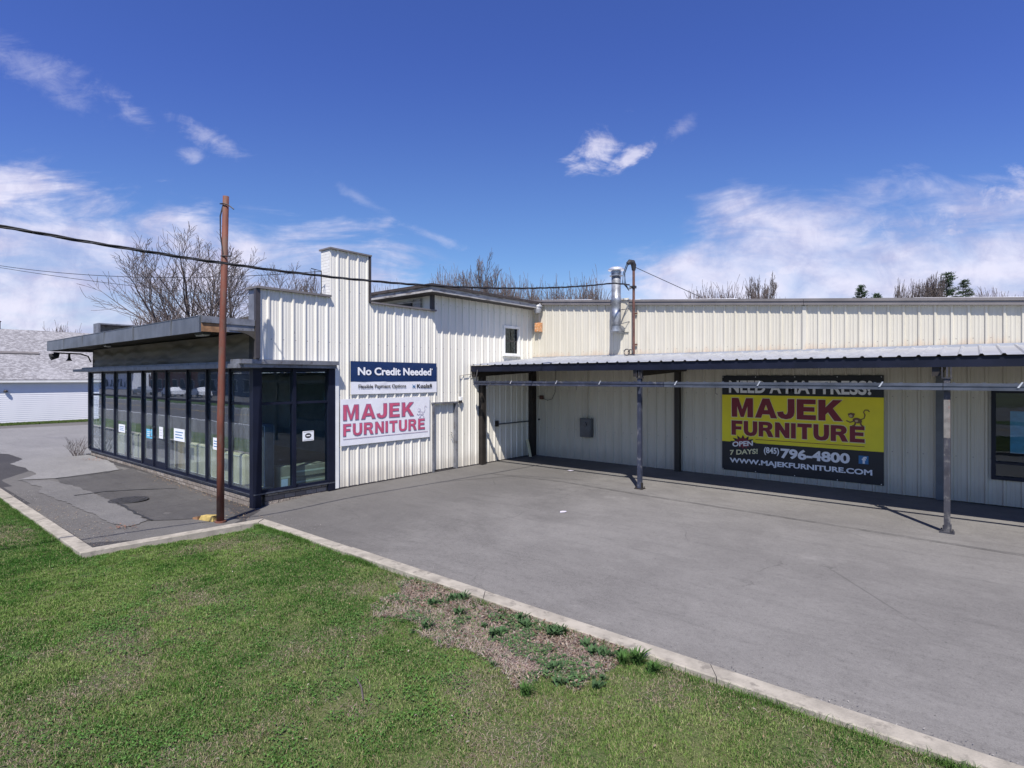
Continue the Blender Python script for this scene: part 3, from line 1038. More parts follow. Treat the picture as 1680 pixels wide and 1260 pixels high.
# overhanging flat roof of the shopfront
ro = MB()
ro.box(-13.2, -.46, -11.49, -4.9, 4.02, 4.099)
ro.box(-.459, -.03, -11.49, FY - .0, 4.02, 4.099)
rf = obj('shopfront_roof', ro, M['roof_felt'], store)
so_ = MB()
so_.box(-13.2, -.03, -11.49, FY + .06, 3.93, 3.985)
obj('soffit', so_, M['soffit'], rf)
seams = [-13.25, -6.53, -4.11, -1.56, 0.0]
xs = [-13.25, -10.9, -8.7, -6.53, -4.11, -1.56, 0.0]
fz = MB()
for a, b in zip(xs, xs[1:]):
    e = R.uniform(-.012, .012)
    fz.hexa([(a + .004, -11.535 + e, 3.825), (b - .004, -11.535 - e, 3.825), (b - .004, -11.5, 3.825), (a + .004, -11.5, 3.825)],
            [(a + .004, -11.53, 4.16), (b - .004, -11.53, 4.16), (b - .004, -11.5, 4.16), (a + .004, -11.5, 4.16)])
    fz.hexa([(a + .004, -11.54, 4.162), (b - .004, -11.54, 4.162), (b - .004, -11.3, 4.162), (a + .004, -11.3, 4.162)],
            [(a + .004, -11.54, 4.175), (b - .004, -11.54, 4.175), (b - .004, -11.3, 4.175), (a + .004, -11.3, 4.175)])
    fz.box(b - .03, b + .012, -11.55, -11.536, 3.82, 4.165)
fz.box(-13.25, -13.215, -11.499, -7, 3.825, 4.16)
obj('fascia', fz, M['zinc'], rf)
sf = MB()
sf.box(-.028, .0, -11.498, -10.98, 3.84, 4.02)
obj('bare_fascia', sf, M['rust_wood'], rf)
sf = MB()
sf.box(-.028, .006, -10.979, FY - .01, 3.86, 4.03)
sf.box(-.02, .03, -11.498, FY - .01, 4.03, 4.17)
obj('side_fascia', sf, M['ledge'], rf)
mb = MB()
mb.hexa([(-3.4, -9.9, 4.16), (-.5, -9.9, 4.16), (-.5, -9.6, 4.16), (-3.4, -9.6, 4.16)], [(-3.4, -9.9, 4.3), (-.5, -9.9, 4.42), (-.5, -9.6, 4.42), (-3.4, -9.6, 4.3)])
obj('roof_curb', mb, M['soffit'], store)
# showroom behind the glass
boxes('showroom_wall', [(-12.7, -.25, -5.2, -5.15, .1, 3.05), (-12.74, -12.68, FY + .26, -5.2, .1, 3.05), (-.2, -.16, -8.3, -5.15, .1, 3.05)], M['show_wall'], store)
obj('showroom_ceiling', MB().box(-12.7, -.16, FY + .12, -5.15, 3.075, 3.15), M['dark_room'], store)
obj('showroom_floor', MB().box(-12.68, -.06, FY + .26, -5.2, .1, .16), M['carpet'], store)

# ------------------------------------------------------------------ things in and on the shopfront


def carton(name, label, x0, x1, y0, y1, z0, z1, mt, seam=True):
    t = thing(name, label, 'box', ((x0 + x1) / 2, (y0 + y1) / 2, z0), 'cartons inside the glazed corner')
    obj('carton', MB().box(x0, x1, y0, y1, z0, z1), mt, t, bevel=.008)
    ym = (y0 + y1) / 2
    mb = MB()
    mb.box(x1 + .0015, x1 + .003, y0 + .02, y1 - .02, (z0 + z1) / 2 - .02, (z0 + z1) / 2 + .02)
    obj('tape', MB().box(x0 + .02, x1 - .02, ym - .03, ym + .03, z1 + .0015, z1 + .003), M['cream_panel'], t)
    obj('tape', mb, M['cream_panel'], t)
    return t


carton('cardboard_box', 'lower wide cardboard box behind the right corner pane', -.75, -.25, -9.26, -8.36, .165, .41, M['cardboard'])
carton('cardboard_box', 'upper wide cardboard box stacked behind the right corner pane', -.72, -.22, -9.24, -8.38, .42, .68, M['cardboard'])
bx = carton('cardboard_box', 'tall narrow cardboard box with a pale label beside the two wide boxes', -.7, -.3, -9.6, -9.3, .165, .70, M['cardboard'])
obj('box_label', MB().box(-.296, -.294, -9.57, -9.40, .2, .4), M['paper'], bx)
carton('cardboard_box', 'low flat cardboard box on the floor beside the navy corner column', -.6, -.25, -10.16, -9.8, .165, .26, M['cardboard'])


def panel_thing(label, x0, x1, y, z1, mt):
    t = thing('mattress', label, 'mattress', ((x0 + x1) / 2, y, .16))
    mb = MB()
    mb.box(x0, x1, y, y + .22, .165, z1)
    obj('cover', mb, mt, t, bevel=.05)
    for dy in (-.004, .224):
        loop = [(x0 + .05, y + dy, .21), (x0 + .05, y + dy, z1 - .05), (x1 - .05, y + dy, z1 - .05), (x1 - .05, y + dy, .21), (x0 + .05, y + dy, .21)]
        obj('piping', MB().tube(loop, .008, 6), M['paper'], t)


panel_thing('tan mattress standing on edge behind the door glass', -5.75, -4.85, -10.0, 1.12, M['tan_panel'])
panel_thing('wide cream mattress standing on edge right of the tan one', -4.6, -3.5, -10.02, 1.02, M['cream_panel'])
panel_thing('narrow cream mattress standing behind the rusty pole', -3.2, -2.72, -10.0, 1.02, M['cream_panel'])
panel_thing('long cream mattress standing behind the two windows right of the rusty pole', -2.4, -1.35, -10.0, .95, M['cream_panel'])
panel_thing('blue-grey mattress standing in the last window bay beside the corner column', -1.15, -.4, -9.9, 1.75, M['meter'])
panel_thing('cream mattress standing in the second window bay from the far end', -11.0, -10.1, -10.0, .9, M['cream_panel'])
panel_thing('pale mattress standing behind the window left of the door', -9.3, -8.7, -10.0, 1.0, M['cream_panel'])


def notice(label, x, z, wd, ht, mt, mark=None):
    t = thing('notice', label, 'notice', (x, FY + .03, z), 'paper notices taped inside the shop glass')
    obj('paper', MB().box(x - wd / 2, x + wd / 2, FY + .014, FY + .017, z, z + ht), mt, t)
    mb = MB()
    for k in range(3):
        zz = z + ht * (.25 + .22 * k)
        mb.box(x - wd * .36, x + wd * (.36 - .1 * (k % 2)), FY + .0115, FY + .0128, zz, zz + ht * .07)
    obj('print', mb, mark or M['ink_blue'], t)


notice('white notice in the third window bay from the left end', -9.25, 1.05, .62, .26, M['paper'])
notice('bright blue notice on the left door pane', -6.7, 1.02, .5, .28, M['blue_paper'], M['ink_white'])
notice('small white notice with grey print on the right door pane', -5.75, 1.08, .3, .34, M['paper'], M['ink_faint'])
notice('large pale notice above the tan mattress', -4.4, 1.1, .75, .34, M['paper'])
notice('small white notice beside the rusty pole', -2.05, 1.05, .34, .3, M['paper'])
t = thing('window_lettering', 'tall column of pale painted marks in the leftmost window bay', 'sign', (-12.1, FY + .03, .6))
mb = MB()
for k in range(4):
    z0 = .75 + k * .36
    for q in range(3):
        mb.box(-12.5 + q * .32, -12.28 + q * .32, FY + .034, FY + .036, z0, z0 + .06)
        mb.box(-12.5 + q * .32, -12.44 + q * .32, FY + .034, FY + .036, z0 + .06, z0 + .27)
        mb.box(-12.5 + q * .32, -12.28 + q * .32, FY + .034, FY + .036, z0 + .2, z0 + .26) if (k + q) % 2 else None
obj('marks', mb, M['ink_faint'], t)
t = thing('window_sticker', 'white card with a dark round emblem on the right corner pane', 'sticker', (-.02, -9.02, 1.32))
obj('card', MB().box(-.024, -.021, -9.17, -8.87, 1.31, 1.55), M['paper'], t)
mb = MB()
cy, cz = -9.02, 1.435
n0 = 20
mb.poly([(-.0195, cy + .085 * math.cos(a * 2 * math.pi / n0), cz + .062 * math.sin(a * 2 * math.pi / n0)) for a in range(n0)])
mb.box(-.0205, -.0195, -9.15, -8.89, 1.33, 1.338)
mb.box(-.0205, -.0195, -9.15, -8.89, 1.522, 1.53)
obj('emblem', mb, M['ink_black'], t)
mb = MB()
mb.box(-.0185, -.018, cy - .05, cy + .05, cz - .012, cz + .012)
obj('emblem_bar', mb, M['ink_white'], t)

# soffit lights and the lamp arm at the far end
for x, lb in [(-1.35, 'rectangular soffit light near the right corner of the shopfront roof'), (-8.5, 'small soffit floodlight under the left half of the shopfront roof')]:
    t = thing('soffit_light', lb, 'light', (x, -10.95, 3.925))
    hw = .26 if x > -2 else .14
    obj('housing', MB().box(x - hw, x + hw, -11.02, -10.86, 3.86, 3.925), M['meter'], t, bevel=.01)
    obj('lens', MB().box(x - hw + .03, x + hw - .03, -11.0, -10.88, 3.835, 3.858), M['paper'], t)
t = thing('arm_lamp', 'black gooseneck arm with two lamp heads at the far left end of the shopfront', 'lamp', (-12.95, -10.3, 3.6))
obj('arm', MB().tube([(-12.95, -10.3, 3.45), (-12.95, -10.38, 3.66), (-12.95, -10.6, 3.74), (-12.95, -11.4, 3.76)], .025), M['cable'], t)
mb = MB()
mb.tube([(-12.95, -11.25, 3.74), (-12.95, -11.3, 3.66), (-12.95, -11.5, 3.6)], [.03, .09, .12], 12)
obj('lamp_head', mb, M['cable'], t)
obj('lamp_head', MB().tube([(-12.95, -10.95, 3.76), (-12.95, -10.95, 3.66), (-12.95, -10.95, 3.56), (-12.95, -10.95, 3.48)], [.03, .035, .05, .1], 12), M['cable'], t)
# dark open cabinet on the roof
t = thing('roof_cabinet', 'dark open-sided metal cabinet on the shopfront roof at the far left', 'cabinet', (-13.2, -9.3, 4.17))
mb = MB()
mb.box(-13.25, -13.2, -10.15, -7.6, 4.17, 4.86)
mb.box(-13.25, -12.6, -10.15, -7.6, 4.86, 4.91)
mb.box(-13.2, -12.6, -10.15, -10.09, 4.17, 4.86)
mb.box(-13.2, -12.6, -7.65, -7.6, 4.17, 4.86)
obj('casing', mb, M['ledge'], t)
mb = MB()
for k in range(7):
    y = -9.9 + k * .33
    mb.box(-13.1, -12.75, y, y + .18, 4.2, 4.45 + .3 * ((k * 37) % 5) / 5)
obj('innards', mb, M['dark_room'], t)

# ------------------------------------------------------------------ canopy along the long wall
can = thing('metal_canopy', 'long lean-to canopy with galvanised ribbed roof, navy fascia and thin steel posts', 'canopy', (6, -1.7, 0))
CF, CB = -3.37, -.04                       # front and back of the roof sheet
zc = lambda y: 3.262 + (y - CF) / (CB - CF) * .30
roof = MB()
for nm in (0,):
    pts = []
    k = 0
    x = .06
    while x < 26:
        for du, h in PROF[:4]:
            pts.append((x + .15 + du, h * .85))
        x += PITCH
    pts = [(.06, 0)] + pts + [(26, 0)]
    for (a, ha), (b, hb) in zip(pts, pts[1:]):
        roof.quad((a, CF, zc(CF) + ha), (b, CF, zc(CF) + hb), (b, CB, zc(CB) + hb), (a, CB, zc(CB) + ha))
        roof.quad((a, CF, zc(CF) + ha - .004), (a, CB, zc(CB) + ha - .004), (b, CB, zc(CB) + hb - .004), (b, CF, zc(CF) + hb - .004))
obj('roof_sheet', roof, M['galv'], can)
mb = MB()
mb.box(.06, 26, -3.33, -3.285, 3.055, 3.245)
obj('fascia', mb, M['navy'], can)
mb = MB()
for y in (-2.4, -1.2, -.15):
    mb.box(.1, 26, y - .03, y + .03, zc(y) - .11, zc(y) - .008)
obj('purlin', mb, M['black_brown'], can)
for x in (.14, 5.86, 12.05, 18.3):
    b = MB()
    hw = .06
    b.hexa([(x - hw, -3.28, 2.89), (x + hw, -3.28, 2.89), (x + hw, -.06, 3.06), (x - hw, -.06, 3.06)],
           [(x - hw, -3.28, 3.13), (x + hw, -3.28, 3.13), (x + hw, -.06, 3.42), (x - hw, -.06, 3.42)])
    obj('beam', b, M['black_brown'], can)
mb = MB()
mb.box(.0, 26, -.05, -.036, 3.55, 3.62)
obj('flashing', mb, M['galv'], can)


def canopy_post(x, y, mt, wd, base, label=None):
    h = wd / 2
    p = MB()
    p.box(x - h, x + h, y - h, y + h, .02, 2.84)
    o = obj('post', p, mt, can)
    if label:
        o['label'] = label
    if base:
        b = MB()
        b.box(x - .11, x + .11, y - .10, y + .10, .0, .022)
        for sx in (-1, 1):
            b.box(x + sx * (h + .003), x + sx * (h + .018), y - .05, y + .05, .023, .16) if sx > 0 else b.box(x - h - .018, x - h - .003, y - .05, y + .05, .023, .12)
        for sx, sy in ((-.085, -.075), (.085, -.075), (.085, .075), (-.085, .075)):
            b.tube([(x + sx, y + sy, .02), (x + sx, y + sy, .06)], .012, 6)
        obj('base_plate', b, M['black_brown'] if mt is M['navy_post'] else M['worn_post'], o)
        c = MB()
        c.box(x - .08, x + .08, y - .07, y + .07, 2.842, 2.86)
        c.box(x - .012, x + .012, y - .06, y + .06, 2.861, 3.05)
        c.box(x - .08, x - .066, y - .06, y + .06, 2.861, 3.05)
        c.box(x + .05, x + .064, y - .06, y + .06, 2.861, 3.05)
        obj('cap', c, M['worn_post'], o)
    return o


canopy_post(5.97, -3.24, M['navy_post'], .10, True)
p2 = canopy_post(12.22, -3.38, M['worn_post'], .095, True, 'peeling grey post with patches of old paint')
obj('paint_patch', MB().box(12.22 - .0485, 12.22 + .0485, -3.38 - .0495, -3.38 - .0477, 1.75, 2.45), mat('old_cream_paint', (.17, .16, .145), .7, var=.3, vscale=9, col2=(.22, .09, .07), amt=.36), p2)
obj('post', MB().box(.03, .19, -2.93, -2.75, .02, 3.0), M['black_brown'], can)
obj('wall_post', MB().box(.05, .22, -.26, -.045, .02, 3.28), M['black_brown'], can)
obj('wall_post', MB().box(5.57, 5.73, -.17, -.036, .02, 3.28), M['black_brown'], can)
obj('wall_post', MB().box(11.92, 12.07, -.12, -.036, .02, 3.28), M['meter'], can)
canopy_post(18.5, -3.4, M['navy_post'], .10, True)

# long twin rail hung across the posts
rail = thing('hanging_rail', 'long double steel rail running across the front of the canopy posts', 'rail', (6, -3.4, 2.6))
for x0, x1, mt, lb in [(.35, 6.75, M['navy_post'], 'dark blue painted length of rail'), (6.76, 12.16, M['galv_rail'], 'grey galvanised length of rail'), (12.17, 19, M['galv_rail'], 'grey galvanised length of rail at the right end'), (19.01, 26, M['galv_rail'], 'grey galvanised length of rail beyond the frame')]:
    b = MB()
    yr = -3.50
    b.box(x0, x1, yr - .03, yr + .03, 2.628, 2.678)
    b.box(x0, x1, yr - .035, yr + .025, 2.702, 2.757)
    b.box(x0, x1, yr - .01, yr + .01, 2.679, 2.701)
    x = x0 + .15
    while x < x1 - .1:
        b.box(x - .02, x + .02, yr - .02, yr + .02, 2.758, 2.770)
        x += .42
    o = obj('rail_length', b, mt, rail)
    o['label'] = lb
for x in (1.9, 3.55, 4.95, 7.05, 8.95, 11.2, 13.2, 16):
    b = MB()
    b.hexa([(x - .03, -3.55, 2.68), (x + .0, -3.55, 2.68), (x + .0, -3.538, 2.68), (x - .03, -3.538, 2.68)],
           [(x + .03, -3.55, 2.78), (x + .055, -3.55, 2.78), (x + .055, -3.538, 2.78), (x + .03, -3.538, 2.78)])
    obj('bracket', b, M['bright_metal'], rail)
for x, y in ((5.97, -3.38), (12.22, -3.45), (.4, -3.3), (18.5, -3.45)):
    obj('hanger', MB().box(x - .06, x + .06, -3.466, y + .09, 2.69, 2.755), M['navy'], rail)
obj('end_strap', MB().tube([(.42, -3.5, 2.7), (.4, -3.42, 2.95), (.36, -3.34, 3.1)], .02, 6), M['cable'], rail)
b = MB()
b.tube([(8.0, -3.5, 2.63), (8.0, -3.5, 2.5), (8.05, -3.5, 2.47)], .008, 5)
b.tube([(4.2, -3.5, 2.63), (4.2, -3.5, 2.52)], .008, 5)
obj('hook', b, M['cable'], rail)

# ------------------------------------------------------------------ small fittings on the walls
t = thing('bulb_lamp', 'small white bulb lamp on the side wall under the left end of the canopy', 'lamp', (.05, -2.62, 2.5))
obj('mount', MB().box(.0, .07, -2.67, -2.57, 2.58, 2.72), M['black_brown'], t)
obj('bulb', MB().lathe((.09, -2.62, 2.48), [(.01, .0), (.045, .02), (.055, .05), (.04, .09), (.02, .12)], 14), M['ink_white'], t, smooth=True)
t = thing('door_lamp', 'small white lamp fitting above the flush side door', 'lamp', (.05, -3.82, 2.1))
obj('housing', MB().box(.036, .13, -3.89, -3.77, 2.14, 2.26), M['white_trim'], t, bevel=.01)
obj('lens', MB().box(.05, .12, -3.87, -3.79, 2.06, 2.139), M['trim_dark'], t)
obj('conduit', MB().tube([(.055, -3.83, 2.26), (.055, -3.83, 2.93), (.055, -3.5, 2.96), (.06, -3.3, 2.97)], .01, 6), M['trim_brown'], t)
t = thing('door_bar', 'horizontal steel locking bar low on the shaded side wall', 'bar', (.06, -1.2, 1.28))
obj('bar', MB().box(.045, .075, -2.08, -.27, 1.255, 1.295), M['meter'], t)
obj('lock', MB().box(.04, .10, -2.13, -2.0, 1.2, 1.4), M['black_brown'], t)
t = thing('leaning_plank', 'narrow plank leaning in the shaded corner under the canopy', 'plank', (.2, -.4, 0))
obj('board', MB().hexa([(.26, -.52, .02), (.32, -.52, .02), (.32, -.44, .02), (.26, -.44, .02)], [(.07, -.46, .62), (.13, -.46, .62), (.13, -.38, .62), (.07, -.38, .62)]), M['cream_panel'], t)
t = thing('electric_enclosure', 'grey electric enclosure on the shaded wall behind the canopy', 'box', (2.4, -.1, .8))
obj('case', MB().box(2.2, 2.64, -.20, -.037, .84, 1.48), M['meter'], t, bevel=.01)
obj('cover', MB().box(2.225, 2.615, -.222, -.203, .90, 1.455), M['meter'], t, bevel=.004)
obj('meter_dial', MB().tube([(2.42, -.22, 1.28), (2.42, -.26, 1.28)], .075, 16), M['galv_rail'], t)
obj('conduit', MB().tube([(2.42, -.1, 1.48), (2.42, -.1, 3.1)], .02, 8), M['siding_b'], t)
t = thing('wall_cable', 'loose loops of cable on the shaded wall beside the dark corner post', 'cable', (.6, -.06, 2.2))
obj('loop', MB().tube([(.3, -.06, 2.18), (.55, -.07, 2.12), (.75, -.07, 2.05), (.95, -.07, 2.1), (1.08, -.06, 2.35), (1.1, -.06, 2.8), (1.1, -.06, 3.3)], .009, 5), M['cable'], t)
obj('junction_box', MB().box(.42, .56, -.11, -.037, 2.08, 2.22), M['rust_mast'], t)
mb = MB()
mb.tube([(.36, -.04, 1.34), (.36, -.075, 1.34)], .035, 10)
tag(obj('wall_socket', mb, M['cable']), 'small round black socket on the wall right of the corner post', 'socket')

t = thing('roof_vent', 'short galvanised vent pipe hanging from the roof edge in the corner', 'vent', (.42, -.2, 5.2))
obj('pipe', MB().lathe((.42, -.22, 5.2), [(.10, 0), (.11, .03), (.15, .14), (.16, .2)], 16), M['galv'], t, smooth=True)
obj('cap', MB().lathe((.42, -.22, 5.40), [(.17, 0), (.185, .02), (.185, .05), (.12, .10), (.12, .14)], 16), M['galv'], t, smooth=True)
t = thing('rusty_box', 'square rust-stained junction box high on the cream wall near the corner', 'box', (.36, -.1, 4.5))
obj('case', MB().box(.24, .50, -.17, -.036, 4.53, 4.86), M['rust_box'], t, bevel=.008)
obj('lid', MB().box(.255, .485, -.186, -.172, 4.545, 4.845), M['rust_box'], t)

t = thing('flue_pipe', 'galvanised flue pipe with a round cap rising up the cream wall', 'flue', (3.69, -.36, 3.6))
fc = (3.69, -.36, 0)
obj('stack', MB().lathe(fc, [(.155, 4.52), (.155, 4.98), (.152, 4.985), (.152, 5.24), (.158, 5.245), (.158, 5.5), (.148, 5.505), (.148, 6.12)], 24), M['flue'], t, smooth=True)
el = MB()
el.tube([(3.69, -.36, 4.36), (3.69, -.36, 4.53)], [.17, .165], 20)
el.tube([(3.69, -.34, 4.5), (3.72, -.15, 4.44), (3.72, .0, 4.42)], .13, 16)
obj('elbow', el, M['flue'], t, smooth=False)
obj('collar', MB().lathe(fc, [(.150, 6.12), (.21, 6.14), (.21, 6.155), (.15, 6.17), (.15, 6.20), (.17, 6.22), (.17, 6.30)], 24), M['flue'], t, smooth=False)
obj('rain_cap', MB().lathe(fc, [(.10, 6.29), (.255, 6.32), (.265, 6.335), (.24, 6.38), (.16, 6.425), (.05, 6.445)], 24), M['bright_metal'], t, smooth=True)
b = MB()
for a in (0, 2.1, 4.2):
    b.box(3.69 + .16 * math.cos(a) - .012, 3.69 + .16 * math.cos(a) + .012, -.36 + .16 * math.sin(a) - .012, -.36 + .16 * math.sin(a) + .012, 6.2, 6.33)
obj('cap_strut', b, M['bright_metal'], t)
b = MB()
b.tube([(3.55, -.3, 5.05), (3.42, -.04, 5.1)], .012, 6)
b.tube([(3.83, -.3, 5.05), (3.98, -.04, 5.1)], .012, 6)
b.tube([(3.83, -.3, 4.6), (4.0, -.04, 4.68)], .012, 6)
obj('stay', b, M['galv_rail'], t)
b = MB()
b.box(3.42, 3.98, -.05, -.036, 4.35, 5.45)
obj('backing_plate', b, M['siding_b'], t)

t = thing('service_mast', 'rusty electric service mast with a black weatherhead above the cream wall', 'mast', (4.2, -.14, 3.55))
obj('conduit', MB().tube([(4.2, -.14, 3.62), (4.2, -.14, 6.34)], .042, 10), M['rust_mast'], t)
obj('weatherhead', MB().tube([(4.2, -.14, 6.30), (4.2, -.14, 6.46), (4.18, -.18, 6.55), (4.12, -.26, 6.56), (4.08, -.32, 6.50)], [.06, .085, .09, .085, .06], 12), M['cable'], t)
b = MB()
for k, (dx, dy) in enumerate([(-.02, -.02), (.0, .02), (.03, -.01)]):
    b.tube([(4.08 + dx, -.32 + dy, 6.5), (3.98 + dx, -.36 + dy, 6.2), (3.97 + dx * 2, -.36 + dy, 5.9), (4.08 + dx, -.3, 5.72 - .04 * k), (4.16, -.2, 5.75)], .013, 6)
obj('drip_loop', b, M['cable'], t)
b = MB()
b.box(4.13, 4.27, -.2, -.08, 5.72, 5.80)
b.tube([(4.2, -.16, 5.76), (4.2, -.4, 5.76)], .02, 8)
obj('insulator', b, M['cable'], t)
b = MB()
b.box(4.12, 4.28, -.08, -.036, 4.9, 4.95)
b.box(4.12, 4.28, -.08, -.036, 3.9, 3.95)
obj('strap', b, M['rust_mast'], t)
t = thing('coiled_hose', 'small coil of hose on the canopy roof at the foot of the flue', 'hose', (3.95, -.25, 3.6))
b = MB()
for cx, r in ((4.0, .10), (4.13, .08)):
    b.tube([(cx + r * math.cos(a * .5), -.22, 3.68 + r * math.sin(a * .5)) for a in range(14)], .018, 6)
obj('coil', b, M['trim_dark'], t)
obj('guy_wire', MB().tube([(4.2, -.14, 6.42), (5.9, 1.2, 5.42)], .011, 5), M['cable'], None)
tag(bpy.data.objects['guy_wire'], 'thin guy wire sloping from the service mast down to the wing roof', 'wire')

# ------------------------------------------------------------------ signs


def text_mesh(s, bold):
    cu = bpy.data.curves.new('lettering', 'FONT')
    cu.body = s
    cu.size = 1
    cu.offset = bold
    cu.extrude = .001
    cu.resolution_u = 4
    o = bpy.data.objects.new('lettering', cu)
    COL.objects.link(o)
    bpy.context.view_layer.update()
    me = bpy.data.meshes.new_from_object(o.evaluated_get(bpy.context.evaluated_depsgraph_get()))
    bpy.data.objects.remove(o)
    bpy.data.curves.remove(cu)
    me.materials.clear()
    return me


# heavy grotesque capitals, drawn on a 0..1 high grid as outlines (outer loop, then holes)
HEAVY = {
    'M': (1.02, [[(0, 0), (0, 1), (.32, 1), (.51, .38), (.70, 1), (1.02, 1), (1.02, 0), (.77, 0), (.77, .62), (.58, 0), (.44, 0), (.25, .62), (.25, 0)]]),
    'A': (1.0, [[(0, 0), (.35, 1), (.65, 1), (1, 0), (.73, 0), (.67, .19), (.33, .19), (.27, 0)], [(.40, .40), (.60, .40), (.50, .72)]]),
    'J': (.76, [[(.48, 1), (.76, 1), (.76, .33), (.72, .15), (.60, .03), (.40, -.02), (.18, .02), (.05, .13), (0, .32), (.26, .36), (.29, .25), (.38, .20), (.45, .24), (.48, .36)]]),
    'E': (.80, [[(0, 0), (0, 1), (.79, 1), (.79, .78), (.28, .78), (.28, .62), (.74, .62), (.74, .41), (.28, .41), (.28, .22), (.80, .22), (.80, 0)]]),
    'K': (.98, [[(0, 0), (0, 1), (.28, 1), (.28, .62), (.60, 1), (.95, 1), (.58, .60), (.98, 0), (.65, 0), (.39, .41), (.28, .29), (.28, 0)]]),
    'F': (.74, [[(0, 0), (0, 1), (.74, 1), (.74, .78), (.29, .78), (.29, .60), (.67, .60), (.67, .39), (.29, .39), (.29, 0)]]),
    'U': (.90, [[(0, 1), (.28, 1), (.28, .36), (.32, .25), (.45, .20), (.58, .25), (.62, .36), (.62, 1), (.90, 1), (.90, .37), (.85, .16), (.70, .02), (.45, -.02), (.20, .02), (.05, .16), (0, .37)]]),
    'R': (.96, [[(0, 0), (0, 1), (.56, 1), (.74, .97), (.86, .86), (.89, .71), (.85, .56), (.70, .45), (.79, .37), (.96, 0), (.64, 0), (.50, .31), (.42, .40), (.28, .40), (.28, 0)], [(.28, .60), (.28, .79), (.48, .79), (.58, .76), (.60, .69), (.57, .62), (.47, .60)]]),
    'N': (.90, [[(0, 0), (0, 1), (.27, 1), (.63, .46), (.63, 1), (.90, 1), (.90, 0), (.64, 0), (.27, .55), (.27, 0)]]),
    'I': (.28, [[(0, 0), (0, 1), (.28, 1), (.28, 0)]]),
    'T': (.86, [[(.29, 0), (.29, .77), (0, .77), (0, 1), (.86, 1), (.86, .77), (.57, .77), (.57, 0)]]),
}


def heavy_mesh(s, gap=.13, grow=0.0):
    cu = bpy.data.curves.new('lettering', 'CURVE')
    cu.dimensions = '2D'
    cu.fill_mode = 'BOTH'
    cu.extrude = .001
    cu.offset = grow
    x = 0
    for n_, ch in enumerate(s):
        wd, loops = HEAVY[ch]
        if n_ and ch == 'J':
            x -= .10
        for lp in loops:
            sp = cu.splines.new('POLY')
            sp.points.add(len(lp) - 1)
            for p, (a, b) in zip(sp.points, lp):
                p.co = (x + a, b, 0, 1)
            sp.use_cyclic_u = True
        x += wd + gap
    o = bpy.data.objects.new('lettering', cu)
    COL.objects.link(o)
    bpy.context.view_layer.update()
    me = bpy.data.meshes.new_from_object(o.evaluated_get(bpy.context.evaluated_depsgraph_get()))
    bpy.data.objects.remove(o)
    bpy.data.curves.remove(cu)
    me.materials.clear()
    return me


def place(me, plane, off, u0, u1, z0, z1, slope=0.0, grow=0.0):
    """fit flat lettering into a rectangle of a wall plane"""
    n = len(me.vertices)
    co = np.empty(n * 3)
    me.vertices.foreach_get('co', co)
    co = co.reshape(-1, 3)
    lo, hi = co.min(0), co.max(0)
    u = u0 - grow + (co[:, 0] - lo[0]) / (hi[0] - lo[0]) * (u1 - u0 + 2 * grow)
    z = z0 - grow + (co[:, 1] - lo[1]) / (hi[1] - lo[1]) * (z1 - z0 + 2 * grow) + slope * (u - u0)
    d = off + co[:, 2]
    if plane == 'A':
        out = np.stack([d, u, z], 1)
    else:
        out = np.stack([u, -d, z], 1)
    me.vertices.foreach_set('co', out.ravel())
    me.update()
    return me


def outline(plane, off, pts):
    mb = MB()
    if plane == 'A':
        mb.poly([(off, u, z) for u, z in pts])
    else:
        mb.poly([(u, -off, z) for u, z in pts])
    return mb


def disc(cx, cz, rx, rz, n=18, rot=0.0):
    return [(cx + rx * math.cos(a) * math.cos(rot) - rz * math.sin(a) * math.sin(rot), cz + rx * math.cos(a) * math.sin(rot) + rz * math.sin(a) * math.cos(rot)) for a in [2 * math.pi * k / n for k in range(n)]]


def ribbon(pts, wd):
    L, Rr = [], []
    P = [Vector(p) for p in pts]
    for i, p in enumerate(P):
        d = (P[min(i + 1, len(P) - 1)] - P[max(i - 1, 0)]).normalized()
        n = Vector((-d.y, d.x)) * wd / 2
        L.append(tuple(p + n))
        Rr.append(tuple(p - n))
    return [(L[i], L[i + 1], Rr[i + 1], Rr[i]) for i in range(len(P) - 1)]


def vinyl(plane, off, u0, u1, z0, z1, seed, amp=.006, nu=28, nz=10, thick=.012):
    """slightly slack sheet of banner vinyl with thickness"""
    mb = MB()
    f = (lambda u, d, z: (d, u, z)) if plane == 'A' else (lambda u, d, z: (u, -d, z))
    for side in (0, 1):
        for j in range(nz + 1):
            for i in range(nu + 1):
                u, z = u0 + (u1 - u0) * i / nu, z0 + (z1 - z0) * j / nz
                q = (float(fbm(np.array([u * 3.1 + seed]), np.array([z * 2.3]), seed)[0]) - .55) * amp * 2
                mb.v.append(f(u, off - thick * side + (q if not side else 0) - (amp if not side else 0), z))
    m_ = (nu + 1) * (nz + 1)
    for j in range(nz):
        for i in range(nu):
            k = j * (nu + 1) + i
            mb.f.append((k, k + 1, k + nu + 2, k + nu + 1))
            mb.f.append((m_ + k, m_ + k + nu + 1, m_ + k + nu + 2, m_ + k + 1))
    for j in range(nz):
        for i in (0, nu):
            k = j * (nu + 1) + i
            mb.f.append((k, k + nu + 1, m_ + k + nu + 1, m_ + k))
    for i in range(nu):
        for j in (0, nz):
            k = j * (nu + 1) + i
            mb.f.append((k, k + 1, m_ + k + 1, m_ + k))
    return mb


